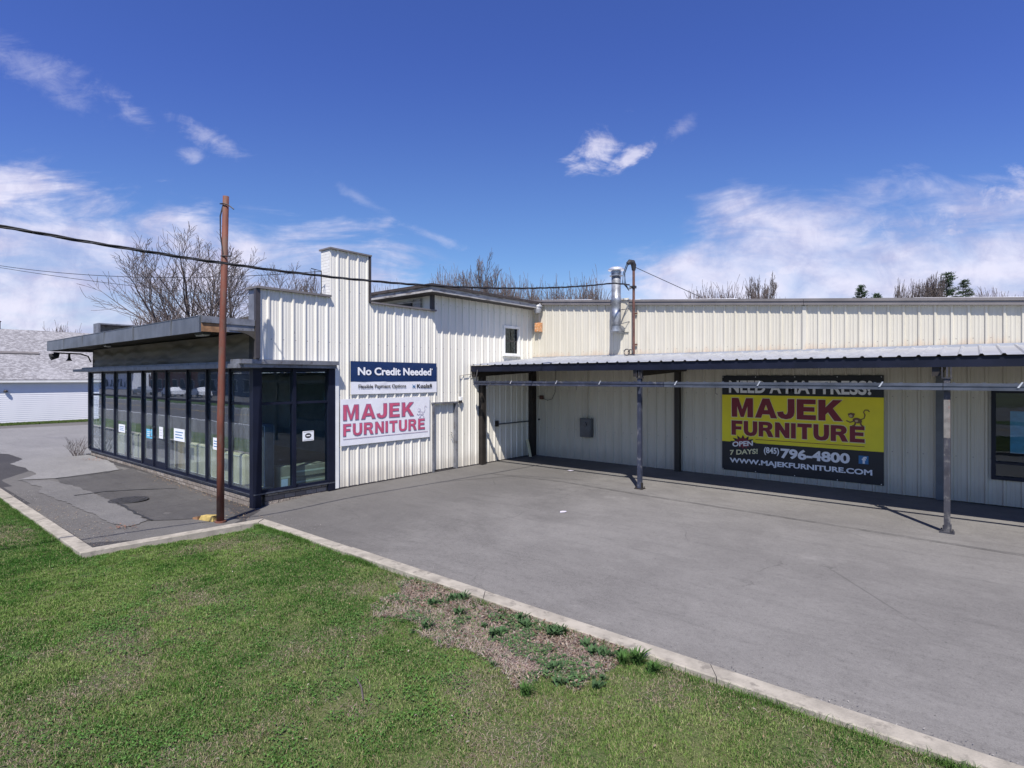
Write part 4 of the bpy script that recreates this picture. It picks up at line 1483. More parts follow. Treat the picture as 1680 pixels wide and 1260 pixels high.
def animal(plane, off, cx, cz, s, parent, dark, pale):
    """small generic long-tailed animal emblem perched on the last letter"""
    d = MB()

    def add(pts, o=0.0):
        d.f.append(tuple(range(len(d.v), len(d.v) + len(pts))))
        for u, z in pts:
            d.v.append((off + o, u, z) if plane == 'A' else (u, -(off + o), z))
    add(disc(cx + .08 * s, cz, .20 * s, .13 * s, rot=-.25))
    add(disc(cx - .17 * s, cz + .24 * s, .12 * s, .13 * s), .0006)
    add(disc(cx - .27 * s, cz + .28 * s, .045 * s, .055 * s), .0003)
    add(disc(cx - .07 * s, cz + .30 * s, .045 * s, .055 * s), .0009)
    for pts, wd in [([(-.05, -.02), (-.22, -.10), (-.38, -.02)], .055), ([(.02, -.08), (-.04, -.24), (-.14, -.28)], .07), ([(.20, -.05), (.24, -.2), (.32, -.28)], .07),
                    ([(.22, .05), (.36, .12), (.40, .28), (.34, .42), (.40, .52), (.52, .52), (.58, .44)], .045)]:
        P = [(cx + a * s, cz + b * s) for a, b in pts]
        for q in ribbon(P, wd * s):
            add(q, .0012)
    obj('emblem', d, dark, parent)
    d = MB()
    add(disc(cx - .19 * s, cz + .21 * s, .075 * s, .075 * s), .002)
    add(disc(cx + .05 * s, cz - .02 * s, .07 * s, .06 * s), .002)
    obj('emblem_face', d, pale, parent)


# navy and white banner on the side wall
sg = thing('payment_banner', 'navy and white banner about credit, upper of the two on the white side wall', 'banner', (.05, -6.3, 2.4))
obj('navy_half', vinyl('A', .056, -7.855, -4.825, 2.755, 3.295, 3), M['vinyl_navy'], sg)
obj('white_half', vinyl('A', .056, -7.85, -4.815, 2.42, 2.753, 8, .012), M['vinyl_white'], sg)
obj('lettering', place(text_mesh('No Credit Needed', .032), 'A', .060, -7.64, -5.05, 2.925, 3.14), M['ink_white'], sg)
obj('star_mark', place(text_mesh('*', .02), 'A', .060, -5.035, -4.99, 3.09, 3.135), M['ink_white'], sg)
obj('lettering', place(text_mesh('Flexible Payment Options', .012), 'A', .060, -7.62, -6.01, 2.55, 2.68), M['ink_black'], sg)
obj('lettering', place(text_mesh('Koalafi', .022), 'A', .060, -5.61, -5.02, 2.56, 2.68), M['ink_black'], sg)
lo_ = MB()
for q in ribbon([(-5.78, 2.66), (-5.72, 2.615), (-5.66, 2.66)], .02) + ribbon([(-5.78, 2.57), (-5.72, 2.605), (-5.66, 2.57)], .02) + ribbon([(-5.76, 2.61), (-5.68, 2.61)], .012):
    lo_.f.append(tuple(range(len(lo_.v), len(lo_.v) + 4)))
    lo_.v += [(.0605, u, z) for u, z in q]
obj('logo_mark', lo_, M['ink_blue'], sg)
# pale sign below it
sg = thing('store_sign', 'faded white sign with rose lettering, lower of the two on the white side wall', 'sign', (.06, -6.6, 1.1))
obj('board', vinyl('A', .062, -8.165, -5.11, 1.095, 2.30, 12, .004), M['vinyl_white'], sg)
for s_, u0, u1, z0, z1 in [('MAJEK', -8.09, -5.72, 1.745, 2.155), ('FURNITURE', -8.09, -5.31, 1.335, 1.66)]:
    obj('lettering', place(heavy_mesh(s_, .13), 'A', .0655, u0, u1, z0, z1, grow=.006), M['ink_plum'], sg)
    obj('lettering', place(heavy_mesh(s_, .16, -.035), 'A', .0685, u0, u1, z0, z1, grow=-.012), M['ink_rose'], sg)
obj('underline', MB().box(.064, .066, -8.09, -5.19, 1.262, 1.272), M['ink_plum'], sg)
animal('A', .068, -5.47, 1.82, .40, sg, M['ink_faint'], M['vinyl_white'])
# big banner on the long wall
sg = thing('store_banner', 'large black and yellow store banner on the shaded wall under the canopy', 'banner', (8.9, -.06, .2))
obj('black_field', vinyl('B', .05, 6.97, 10.90, .205, 2.92, 21, .008, 40, 24), M['vinyl_black'], sg)
obj('yellow_field', vinyl('B', .056, 6.972, 10.90, 1.03, 2.37, 21, .004, 40, 12, .004), M['vinyl_yellow'], sg)
P = .0605
obj('lettering', place(text_mesh('NEED A MATTRESS?', .03), 'B', P, 7.17, 10.67, 2.425, 2.785), M['ink_white'], sg)
for s_, u0, u1, z0, z1 in [('MAJEK', 7.25, 10.03, 1.735, 2.285), ('FURNITURE', 7.245, 10.50, 1.22, 1.64)]:
    obj('lettering', place(heavy_mesh(s_, .105, .028), 'B', P, u0, u1, z0, z1, grow=.016), M['ink_pale'], sg)
    obj('lettering', place(heavy_mesh(s_, .115, .008), 'B', P + .003, u0, u1, z0, z1), M['ink_maroon'], sg)
obj('underline', MB().box(7.9, 10.5, -P - .001, -P + .001, 1.128, 1.142), M['ink_maroon'], sg)
# starburst
st = []
cx, cz = 7.56, .99
for k in range(28):
    a = 2 * math.pi * k / 28
    r = 1.0 if k % 2 else .62
    st.append((cx + .37 * r * math.cos(a), cz + .25 * r * math.sin(a)))
obj('starburst', outline('B', P + .001, st), M['vinyl_black'], sg)
st2 = [(cx + (u - cx) * .72, cz + .03 + (z - cz) * .72) for u, z in st]
obj('starburst_core', outline('B', P + .0025, st2), M['ink_maroon'], sg)
obj('lettering', place(text_mesh('OPEN', .03), 'B', P + .005, 7.27, 7.83, .885, 1.03, .12), M['ink_white'], sg)
obj('lettering', place(text_mesh('7 DAYS!', .03), 'B', P + .005, 7.20, 7.96, .64, .785, .13), M['ink_pale'], sg)
obj('lettering', place(text_mesh('(845)', .03), 'B', P, 8.12, 8.51, .725, .945), M['ink_white'], sg)
obj('lettering', place(text_mesh('796-4800', .04), 'B', P, 8.55, 10.18, .67, .945), M['ink_white'], sg)
obj('lettering', place(text_mesh('WWW.MAJEKFURNITURE.COM', .035), 'B', P, 7.19, 10.66, .39, .57), M['ink_white'], sg)
obj('logo_tile', MB().box(10.37, 10.58, -P - .001, -P + .002, .70, .905), M['ink_blue'], sg)
obj('logo_letter', place(text_mesh('f', .05), 'B', P + .003, 10.44, 10.54, .71, .885), M['ink_white'], sg)
animal('B', P + .006, 10.30, 1.78, .52, sg, M['ink_brown'], M['ink_tan'])
mb = MB()
for u in (7.0, 7.9, 8.9, 9.9, 10.85):
    for z in (2.88, .235):
        mb.tube([(u, -.055, z), (u, -.066, z)], .012, 8)
obj('eyelet', mb, M['bright_metal'], sg)
# ------------------------------------------------------------------ pole, cables, ground furniture
gp = ground_z(.92, -11.5)
t = thing('rusty_pole', 'tall rust-red steel pole standing on the forecourt by the shopfront corner', 'pole', (.92, -11.5, gp))
obj('shaft', MB().tube([(.92, -11.5, gp - .1), (.925, -11.495, 2), (.955, -11.46, 4.2), (1.01, -11.43, 6.5)], [.072, .07, .064, .058], 14), M['rust_pole'], t, smooth=True)
obj('collar', MB().tube([(.92, -11.5, gp), (.92, -11.5, gp + .035)], .11, 12), M['rust_pole'], t)
b = MB()
b.tube([(.955, -11.38, 6.36), (.955, -11.52, 6.34), (1.06, -11.5, 6.33), (1.1, -11.42, 6.31), (1.2, -11.36, 6.22)], .012, 6)
b.tube([(.93, -11.44, 6.38), (.94, -11.51, 6.1), (.97, -11.52, 5.7), (1.02, -11.49, 5.35), (1.0, -11.5, 5.1)], .014, 6)
b.tube([(.94, -11.49, 5.30), (1.02, -11.5, 5.29), (1.18, -11.40, 5.28)], .014, 6)
obj('pole_wire', b, M['cable'], t)
t = thing('yellow_block', 'broken yellow concrete wheel stop at the foot of the rusty pole', 'kerb block', (.62, -11.55, gp))
b = MB()
zz = ground_z(.6, -11.55)
b.hexa([(.42, -11.72, zz), (.80, -11.60, zz), (.74, -11.42, zz), (.36, -11.54, zz)], [(.46, -11.69, zz + .10), (.79, -11.59, zz + .12), (.74, -11.46, zz + .12), (.41, -11.55, zz + .09)])
obj('block', b, M['yellow'], t, bevel=.01)
b = MB()
b.hexa([(.24, -11.78, zz), (.40, -11.73, zz), (.34, -11.56, zz), (.2, -11.6, zz)], [(.27, -11.76, zz + .05), (.38, -11.72, zz + .07), (.33, -11.6, zz + .06), (.24, -11.62, zz + .04)])
obj('broken_end', b, M['rust_wood'], t)
t = thing('manhole_cover', 'round iron manhole cover set in the worn forecourt', 'manhole cover', (-2.66, -12.05, ground_z(-2.66, -12.05)))
zm = ground_z(-2.66, -12.05) + .012
obj('rim', MB().lathe((-2.66, -12.05, zm), [(.40, 0), (.40, .012), (.345, .012), (.345, .004)], 32), M['iron'], t)
b = MB()
b.lathe((-2.66, -12.05, zm), [(.335, 0), (.335, .014)], 32)
for k in range(-4, 5):
    hw = math.sqrt(.31 ** 2 - (k * .065) ** 2) if abs(k * .065) < .31 else .05
    b.box(-2.66 - hw, -2.66 + hw, -12.05 + k * .065 - .014, -12.05 + k * .065 + .014, zm + .0145, zm + .02)
obj('lid', b, M['iron'], t)


def sagging(a, b, sag, n=24):
    a, b = Vector(a), Vector(b)
    return [a.lerp(b, i / n) - Vector((0, 0, 4 * sag * (i / n) * (1 - i / n))) for i in range(n + 1)]


def triplex(name, label, path):
    t = tag(bpy.data.objects.new(name, None), label, 'cable')
    COL.objects.link(t)
    t.location = path[0]
    for k in range(3):
        pts = []
        n = 140
        acc = 0
        for i in range(n + 1):
            f = i / n * (len(path) - 1)
            j = min(int(f), len(path) - 2)
            p = path[j].lerp(path[j + 1], f - j)
            d = (path[j + 1] - path[j]).normalized()
            if pts:
                acc += (p - last).length
            last = p
            s_ = d.cross(Vector((0, 0, 1))).normalized()
            u_ = s_.cross(d)
            an = acc * 2 * math.pi / 1.3 + k * 2.1
            pts.append(p + (s_ * math.cos(an) + u_ * math.sin(an)) * .0155)
        obj('strand', MB().tube(pts, .0125 if k < 2 else .009, 6), M['cable'], t)
    return t


cab = [Vector((4.2 + .105 * (y + .35), y, .009 * y * y + .2118 * y + 6.007 + (0 if y < -.9 else -.12))) for y in [-25 + 24.58 * k / 30 for k in range(31)]]
triplex('power_cable', 'thick twisted black cable sagging from the road past the rusty pole to the service mast', cab)
tag(obj('phone_wire', MB().tube(sagging((-19, -14.6, 7.9), (-.09, -8.62, 5.54), .55), .009, 5), M['cable']), 'thin black wire running from the left to the bracket beside the white chimney', 'wire')
tag(obj('phone_wire', MB().tube(sagging((-19, -14.7, 7.75), (.5, -1.3, 5.44), .62), .009, 5), M['cable']), 'thin black wire running from the left to the weathered eave near the corner', 'wire')
t = thing('wire_bracket', 'thin bent rod bracket on the parapet beside the white chimney', 'bracket', (-.09, -8.62, 4.9))
obj('rod', MB().tube([(-.09, -8.62, 4.93), (-.09, -8.62, 5.55), (-.09, -8.9, 5.57)], .012, 6), M['cable'], t)

# litter on the lot
for x, y, a, s_, lb in [(5.86, -6.57, .4, .10, 'crumpled pale paper scrap lying in the middle of the lot'), (3.05, -2.05, .9, .15, 'flat pale scrap lying by the edge of the canopy shadow')]:
    b = MB()
    rr = random.Random(int(x * 10))
    pts = [(x + s_ * math.cos(k * 1.05 + a) * rr.uniform(.5, 1), y + s_ * math.sin(k * 1.05 + a) * rr.uniform(.4, 1)) for k in range(6)]
    c = (x, y, .025)
    hs = [rr.uniform(.006, .025) for _ in pts]
    for k in range(6):
        p, q = pts[k], pts[(k + 1) % 6]
        b.poly([c, (p[0], p[1], hs[k]), (q[0], q[1], hs[(k + 1) % 6])])
        b.poly([(x, y, .021), (q[0], q[1], hs[(k + 1) % 6] - .004), (p[0], p[1], hs[k] - .004)])
    tag(obj('paper_scrap', b, M['ink_faint']), lb, 'litter')

# ------------------------------------------------------------------ lawn: blades, dead leaves, young plants
rng = np.random.default_rng(11)


def tinted(name, V, F, colors, mt):
    """mesh from arrays with one colour per vertex"""
    me = bpy.data.meshes.new(name)
    nv, nf, k = len(V), len(F), F.shape[1]
    me.vertices.add(nv)
    me.vertices.foreach_set('co', V.ravel().astype(np.float32))
    me.loops.add(nf * k)
    me.loops.foreach_set('vertex_index', F.ravel().astype(np.int32))
    me.polygons.add(nf)
    me.polygons.foreach_set('loop_start', np.arange(0, nf * k, k, dtype=np.int32))
    me.polygons.foreach_set('loop_total', np.full(nf, k, np.int32))
    at = me.attributes.new('tint', 'FLOAT_COLOR', 'POINT')
    c4 = np.ones((nv, 4), np.float32)
    c4[:, :3] = colors
    at.data.foreach_set('color', c4.ravel())
    me.update()
    me.validate()
    me.materials.append(mt)
    o = bpy.data.objects.new(name, me)
    COL.objects.link(o)
    return o


def lz(x, y):
    return .035 + .03 * (vnoise(x * .9, y * .9, 5) - .5) + .012 * (vnoise(x * 4, y * 4, 8) - .5)


def blades(x, y, h, wd, lean, tint, z=None):
    n = len(x)
    a = rng.uniform(0, 2 * np.pi, n)
    la = rng.uniform(0, 2 * np.pi, n)
    z0 = lz(x, y) if z is None else z
    dx, dy = np.cos(a) * wd / 2, np.sin(a) * wd / 2
    V = np.empty((n, 5, 3))
    mx, my = x + np.cos(la) * lean * h * .35, y + np.sin(la) * lean * h * .35
    tx, ty = x + np.cos(la) * lean * h, y + np.sin(la) * lean * h
    V[:, 0] = np.stack([x - dx, y - dy, z0 - .005], 1)
    V[:, 1] = np.stack([x + dx, y + dy, z0 - .005], 1)
    V[:, 2] = np.stack([mx + dx * .8, my + dy * .8, z0 + h * .6], 1)
    V[:, 3] = np.stack([mx - dx * .8, my - dy * .8, z0 + h * .6], 1)
    V[:, 4] = np.stack([tx, ty, z0 + h * np.maximum(.25, 1 - .35 * lean)], 1)
    i = np.arange(n)[:, None] * 5
    F = np.concatenate([i + [0, 1, 2], i + [0, 2, 3], i + [3, 2, 4]], 0)
    C = np.repeat(tint[:, None, :], 5, 1).reshape(-1, 3)
    return V.reshape(-1, 3), F, C


def lawn_points(n, x0, x1, y0, y1):
    x, y = rng.uniform(x0, x1, n), rng.uniform(y0, y1, n)
    ok = (y < -11.3) & ((y < -13.985 - .0031 * (1.58 - x)) | (x > 1.78 + (y + 13.9) * .115 + .14))
    return x[ok], y[ok]


def visible(x, y, m=.7):
    """inside, or a little outside, the part of the lawn that the picture shows"""
    return (y > -14.06 - (x + 4.6) * .137 - m - .5 * np.clip((x - 7) * .0, 0, 1)) & ((y + 15.7) > (x - 7.2) * .83 - 1.6)


gx, gy = lawn_points(4600000, -10, 16.5, -19.3, -11.1)
inner = visible(gx, gy)
keep = inner | ((rng.uniform(0, 1, len(gx)) < .22) & (np.hypot(gx - 9, gy + 14) < 16))
gx, gy, inner = gx[keep], gy[keep], inner[keep]
dist = np.hypot(gx - CAM.x, gy - CAM.y)
patch = fbm(gx * .55, gy * .55, 31, 4)
clump = .5 * fbm(gx * 3.2, gy * 3.2, 41, 3) + .5 * fbm(gx * 11, gy * 11, 43, 2)
bare = fbm(gx * 1.1 + 40, gy * 1.1, 51, 4)
wx, wy = fbm(gx * 1.7, gy * 1.7, 61, 3) - .5, fbm(gx * 1.7 + 9, gy * 1.7, 63, 3) - .5
ind = in_poly(gx + 1.1 * wx, gy + .9 * wy, DIRT)
dens = np.clip(.55 + 2.6 * (clump - .44), .12, 1) * np.clip(1.0 - 3.4 * np.clip(bare - .56, 0, 1), .12, 1)
right = np.clip((gx - 3) / 7, 0, 1)
dens *= 1 - .25 * right
dens = np.where(ind, dens * np.clip((fbm(gx * 1.5, gy * 1.5, 77, 3) - .46) * 4, .05, .6), dens)
k = rng.uniform(0, 1, len(gx)) < dens * .75
gx, gy, patch, clump, bare, ind, right, dist, inner = [a[k] for a in (gx, gy, patch, clump, bare, ind, right, dist, inner)]
n = len(gx)
print('blades', n)
g0 = np.array([.046, .130, .016])
g1 = np.array([.138, .228, .046])
g2 = np.array([.28, .315, .125])
straw = np.array([.31, .265, .155])
mott = fbm(gx * 2.1 + 17, gy * 2.1, 131, 3) - .5
tt = np.clip((patch - .38) * 2.6 + 2.2 * mott - 1.0 * (clump - .5) + rng.normal(0, .2, n) + .25 * right, 0, 1)[:, None]
tint = g0 * (1 - tt) + g1 * tt
ye = (rng.uniform(0, 1, n) < .10 + .9 * np.clip(mott, 0, .3) + .26 * right + .30 * np.clip(bare - .45, 0, 1))[:, None]
tint = np.where(ye, g2 * .7 + tint * .3, tint)
dead = (rng.uniform(0, 1, n) < .05 + .11 * right + .7 * np.clip(bare - .52, 0, .5) + .3 * ind)[:, None]
tint = np.where(dead, straw * rng.uniform(.7, 1.1, (n, 1)), tint)
tint *= rng.uniform(.75, 1.25, (n, 1))
h = rng.uniform(.018, .046, n) * (.15 + 1.75 * clump) * (1 - .2 * right)
wd = rng.uniform(.0025, .0045, n) * (1 + .08 * dist) * np.where(inner, 1, 2.2)
V, F, C = blades(gx, gy, h, wd, rng.uniform(.2, 1.3, n), tint)
stuff(tinted('grass', V, F, C, M['blade']), 'short patchy green lawn grass in front of the lot', 'grass')

# straw and thatch on the bare patch
# broad-leaved weeds and clover in the turf, and a ragged fringe along the kerb
wx_, wy_ = lawn_points(260000, -6, 13.5, -16.6, -11.3)
k = visible(wx_, wy_) & (rng.uniform(0, 1, len(wx_)) < np.clip((fbm(wx_ * .8 + 5, wy_ * .8, 71, 4) - .50) * 5, 0, .8) * np.clip((fbm(wx_ * 5, wy_ * 5, 73, 2) - .4) * 4, 0, 1))
wx_, wy_ = wx_[k], wy_[k]
fx = np.concatenate([rng.uniform(2.0, 13.5, 26000), rng.uniform(-6, 1.6, 9000)])
fy = np.concatenate([-11.30 - np.abs(rng.normal(0, .05, 26000)), np.zeros(9000)])
fy[26000:] = -13.985 - .0031 * (1.58 - fx[26000:]) - np.abs(rng.normal(0, .05, 9000))
k = rng.uniform(0, 1, len(fx)) < np.clip((fbm(fx * 2.5, fy * 2.5, 95, 3) - .36) * 3.5, .1, 1)
fx, fy = fx[k], fy[k]
n = len(fx)
V, F, C = blades(fx, fy, rng.uniform(.04, .10, n), rng.uniform(.003, .006, n), rng.uniform(.3, 1.2, n), np.array([.07, .14, .025]) * rng.uniform(.6, 1.5, (n, 1)))
stuff(tinted('grass_fringe', V, F, C, M['blade']), 'ragged fringe of longer grass along the lawn side of the kerb', 'grass')

x, y = rng.uniform(6, 10.6, 60000), rng.uniform(-13, -11.25, 60000)
def warped(x, y):
    return in_poly(x + 1.1 * (fbm(x * 1.7, y * 1.7, 61, 3) - .5), y + .9 * (fbm(x * 1.7 + 9, y * 1.7, 63, 3) - .5), DIRT)


k = warped(x, y) & (rng.uniform(0, 1, len(x)) < .12 + 1.5 * np.clip(fbm(x * 2.2, y * 2.2, 88, 3) - .34, 0, .7))
x, y = x[k], y[k]
n = len(x)
tint = np.array([.36, .29, .24]) * rng.uniform(.55, 1.25, (n, 1)) * (1 + .25 * rng.normal(0, .3, (n, 3)))
V, F, C = blades(x, y, rng.uniform(.015, .05, n), rng.uniform(.004, .008, n), rng.uniform(1.2, 3.2, n), np.clip(tint, .05, .6), .066 + 0 * x)
bx_, by_ = lawn_points(420000, -6, 13.5, -16.5, -11.3)
bb = fbm(bx_ * 1.1 + 40, by_ * 1.1, 51, 4)
k = visible(bx_, by_) & (rng.uniform(0, 1, len(bx_)) < np.clip((bb - .54) * 4.5, 0, .7) + .015)
bx_, by_ = bx_[k], by_[k]
n = len(bx_)
t2 = np.array([.30, .24, .18]) * rng.uniform(.5, 1.2, (n, 1)) * (1 + .2 * rng.normal(0, .3, (n, 3)))
V2, F2, C2 = blades(bx_, by_, rng.uniform(.012, .035, n), rng.uniform(.003, .006, n), rng.uniform(1.0, 3.0, n), np.clip(t2, .04, .5))
F = np.concatenate([F, F2 + len(V)])
V = np.concatenate([V, V2])
C = np.concatenate([C, C2])
stuff(tinted('dry_thatch', V, F, C, M['leaf']), 'dry straw and thatch over the bare patch of lawn', 'thatch')


def leaf_litter(name, label, x, y, z, size, cols):
    n = len(x)
    a = rng.uniform(0, 2 * np.pi, n)
    L = rng.uniform(.5, 1.0, n) * size
    Wd = L * rng.uniform(.35, .6, n)
    ca_, sa_ = np.cos(a), np.sin(a)
    tilt = rng.uniform(-.5, .9, n)
    cup = rng.uniform(.1, .5, n)
    V = np.empty((n, 6, 3))
    prof = [(-.5, 0, 0), (-.1, .5, 1), (.5, 0, 0), (-.1, -.5, 1), (.15, .42, .9), (.15, -.42, .9)]
    for q, (u, v, c) in enumerate(prof):
        px, py = u * L, v * Wd
        V[:, q, 0] = x + px * ca_ - py * sa_
        V[:, q, 1] = y + px * sa_ + py * ca_
        V[:, q, 2] = z + .012 + abs(tilt) * (u + .5) * L * .6 + c * cup * Wd * .5
    i = np.arange(n)[:, None] * 6
    F = np.concatenate([i + [0, 3, 1], i + [3, 5, 4], i + [3, 4, 1], i + [5, 2, 4]], 0)
    C = np.asarray(cols)[rng.integers(0, len(cols), n)] * rng.uniform(.6, 1.25, (n, 1))
    return stuff(tinted(name, V.reshape(-1, 3), F, np.repeat(C[:, None, :], 6, 1).reshape(-1, 3), M['leaf']), label, 'leaves')


leaf_litter('clover', 'patches of broad-leaved clover growing in the lawn', wx_, wy_, lz(wx_, wy_) + .018, .03, [(.075, .17, .03), (.06, .14, .03), (.10, .20, .045)])
x, y = rng.uniform(6.2, 10.4, 14000), rng.uniform(-12.9, -11.28, 14000)
wgt = fbm(x * 1.4, y * 1.4, 91, 3)
k = warped(x, y) & (rng.uniform(0, 1, len(x)) < np.clip((wgt - .36) * 3.6 + .25 * (y > -11.8), .04, .8))
leaf_litter('dead_leaves', 'brown dead leaves scattered over the bare patch of lawn', x[k], y[k], .066, .05, [(.22, .155, .11), (.17, .11, .08), (.28, .22, .165), (.15, .085, .065), (.30, .25, .2), (.12, .08, .06)])
x, y = lawn_points(2600, -4, 13, -16, -11.25)
k = visible(x, y, 0) & (rng.uniform(0, 1, len(x)) < .06 + .16 * np.clip((x - 3) / 7, 0, 1))
leaf_litter('stray_leaves', 'pale stray leaves lying in the lawn grass', x[k], y[k], lz(x[k], y[k]) + .02, .04, [(.30, .24, .16), (.24, .17, .10), (.36, .31, .25)])
# leaf crumbs against the shopfront base and along the kerb joint
n = 900
x = np.concatenate([rng.uniform(-6, -.1, 500), rng.uniform(-.2, 1.3, 150), rng.uniform(-3.5, 1.2, 250)])
y = np.concatenate([FY - np.abs(rng.normal(0, .16, 500)) - .04, -10.9 + rng.normal(0, .2, 150), -13.1 - rng.uniform(0, .7, 250) ** 1.0])
gzz = np.array([ground_z(a, b) for a, b in zip(x, y)])
leaf_litter('leaf_crumbs', 'brown leaf crumbs gathered along the shopfront base', x, y, gzz + .012, .035, [(.26, .17, .11), (.36, .25, .14), (.19, .11, .08), (.42, .33, .2)])
x = np.concatenate([.1 + rng.normal(0, .16, 60), -11.0 + rng.normal(0, .3, 90)])
y = np.concatenate([-12.95 + rng.normal(0, .1, 60), -10.75 + rng.normal(0, .16, 90)])
leaf_litter('leaf_crumbs', 'reddish dead weed crumbs on the dark forecourt paving', x, y, .02 + 0 * x, .05, [(.30, .13, .08), (.25, .15, .1)])

n = 5200
x = np.concatenate([rng.uniform(-6, 1.6, 3400), rng.uniform(1.0, 3.0, 500), rng.uniform(2.0, 13.5, 1300)])
y = np.concatenate([-13.72 + np.abs(rng.normal(0, .45, 3400)), rng.uniform(-11.0, -10.3, 500), -11.02 + np.abs(rng.normal(0, .10, 1300))])
gzz = np.array([ground_z(a, b) for a, b in zip(x, y)])
leaf_litter('grit', 'loose pale grit and gravel gathered along the kerb', x, y, gzz, .022, [(.26, .25, .25), (.18, .17, .165), (.34, .32, .30), (.12, .11, .11)])
x, y = rng.uniform(6.4, 10.4, 30000), rng.uniform(-12.9, -11.33, 30000)
k = warped(x, y) & (rng.uniform(0, 1, len(x)) < np.clip((fbm(x * 2.6, y * 2.6, 151, 3) - .52) * 3 + .07 * (y > -11.7), .01, .45))
leaf_litter('ground_weeds', 'flat green weeds spreading through the bare patch', x[k], y[k], .075 + 0 * x[k], .045, [(.065, .13, .045), (.08, .15, .05), (.05, .10, .04), (.11, .16, .06)])
# young broad-leaved shoots between the bare patch and the kerb: each clump a plant
clumps = [(7.05, -11.42, .75), (7.3, -11.38, 1.0), (7.55, -11.42, .9), (7.75, -11.4, 1.1), (8.0, -11.45, .9), (8.22, -11.42, .8), (8.42, -11.5, .9), (8.6, -11.42, 1.1), (8.8, -11.47, 1.0), (8.98, -11.42, 1.1),
          (9.2, -11.45, .9), (9.4, -11.42, .9), (7.6, -11.58, .8), (8.75, -12.0, 1.0), (8.95, -12.08, .9), (9.15, -11.95, .9), (9.35, -11.9, 1.0), (9.6, -11.75, 1.1), (9.75, -11.85, 1.0), (9.5, -12.1, .9),
          (8.5, -11.85, .8), (9.0, -12.3, .9), (9.45, -12.45, .8), (9.75, -12.25, .8), (8.2, -11.75, .7), (7.4, -11.62, .7)]
clumps = [(x + R.gauss(0, .09), y + R.gauss(0, .03), s_ * R.uniform(.55, 1.25)) for x, y, s_ in clumps if R.random() < .6]
for _ in range(46):
    q_ = R.random()
    cx_, cy_ = (R.uniform(6.9, 9.9), R.gauss(-11.5, .09)) if q_ < .5 else (R.uniform(7.4, 10.0), R.uniform(-12.5, -11.6))
    clumps.append((cx_, cy_, R.choice((.35, .5, .6, .9, 1.2))))
clumps = [(x, min(y, -11.36), s_ * .8) for x, y, s_ in clumps]
n_grassy = [(10.05, -11.42, 1.05), (9.95, -11.52, .85), (10.25, -11.48, .8), (9.55, -12.55, .8)]


def plant_mesh(s_, broad):
    V, F, C = [], [], []
    m = 34 if broad else 120
    for q in range(m):
        a = R.uniform(0, 2 * math.pi)
        r0 = R.uniform(0, .06) * s_
        L = R.uniform(.06, .13) * s_ * (1.0 if broad else 1.15)
        wd = (R.uniform(.010, .017) if broad else .005) * s_
        le = R.uniform(.25, 1.0)
        x0, y0 = math.cos(a * 1.7) * r0, math.sin(a * 1.7) * r0
        k = len(V)
        for f, ww in ((0, .6), (.5, 1), (.85, .7), (1, .05)):
            rr_ = L * le * f ** 1.5
            zz_ = L * (f - .35 * le * f * f)
            for sg_ in (-1, 1):
                V.append((x0 + math.cos(a) * rr_ - math.sin(a) * wd * ww * sg_, y0 + math.sin(a) * rr_ + math.cos(a) * wd * ww * sg_, zz_))
        for f in range(3):
            F.append((k + 2 * f, k + 2 * f + 1, k + 2 * f + 3, k + 2 * f + 2))
        g = R.uniform(.75, 1.25)
        c = (.06 * g, .115 * g, .045 * g) if broad else (.06 * g, .13 * g, .03 * g)
        C += [c] * 8
    return np.array(V), np.array(F), np.array(C)


for i, (x, y, s_) in enumerate(clumps):
    V, F, C = plant_mesh(s_, True)
    o = tinted('leafy_shoot', V, F, C, M['blade'])
    o.location = (x, y, .055)
    where = 'along the kerb beside the bare patch' if y > -11.6 else 'among the dead leaves of the bare patch'
    tag(o, 'low clump of young green shoots ' + where, 'plant', 'young shoots ' + where)
for i, (x, y, s_) in enumerate(n_grassy):
    V, F, C = plant_mesh(s_ * 1.1, False)
    o = tinted('grass_tuft', V, F, C, M['blade'])
    o.location = (x, y, .05)
    tag(o, ['tallest bright green grass tuft against the kerb', 'grass tuft on the lawn side of the tallest tuft', 'small grass tuft just right of the tallest tuft', 'lone grass tuft at the near end of the bare patch'][i], 'grass tuft')
# dry weed at the far shopfront corner
b = MB()
for k in range(26):
    a = R.uniform(0, 6.28)
    L = R.uniform(.25, .75)
    p0 = Vector((-12.75 + R.uniform(-.2, .2), -10.75 + R.uniform(-.15, .15), 0))
    p1 = p0 + Vector((math.cos(a) * .18, math.sin(a) * .18, L * .6))
    p2 = p1 + Vector((math.cos(a + .5) * .16, math.sin(a + .5) * .16, L * .4))
    b.tube([p0, p1, p2], [.008, .006, .003], 4)
    b.tube([p1, p1 + Vector((math.cos(a + 1.5) * .15, math.sin(a + 1.5) * .15, .16))], [.005, .003], 4)
tag(obj('dry_weed', b, M['twig']), 'dry leafless weed at the far left corner of the shopfront', 'weed')
b = MB()
b.tube([(8.15, -13.35, .06), (8.35, -13.43, .075), (8.5, -13.52, .06)], .007, 5)
tag(obj('twig', b, M['twig']), 'thin dead twig lying on the lawn below the bare patch', 'twig')

# ------------------------------------------------------------------ white building on the left
D = Vector((-.02, .9998, 0))          # along its wall, away from the camera
Nn = Vector((.9998, .02, 0))             # out of the wall towards the lot
O = Vector((-33.953, -9.870, 0))
if (CAM - O).dot(Nn) < 0:
    Nn = -Nn
wb = thing('white_building', 'low white clapboard building with a big pale shingle roof at the left edge', 'building', tuple(O))


def P3(s_, off, z):
    q = O + D * s_ + Nn * off
    return (q.x, q.y, z)


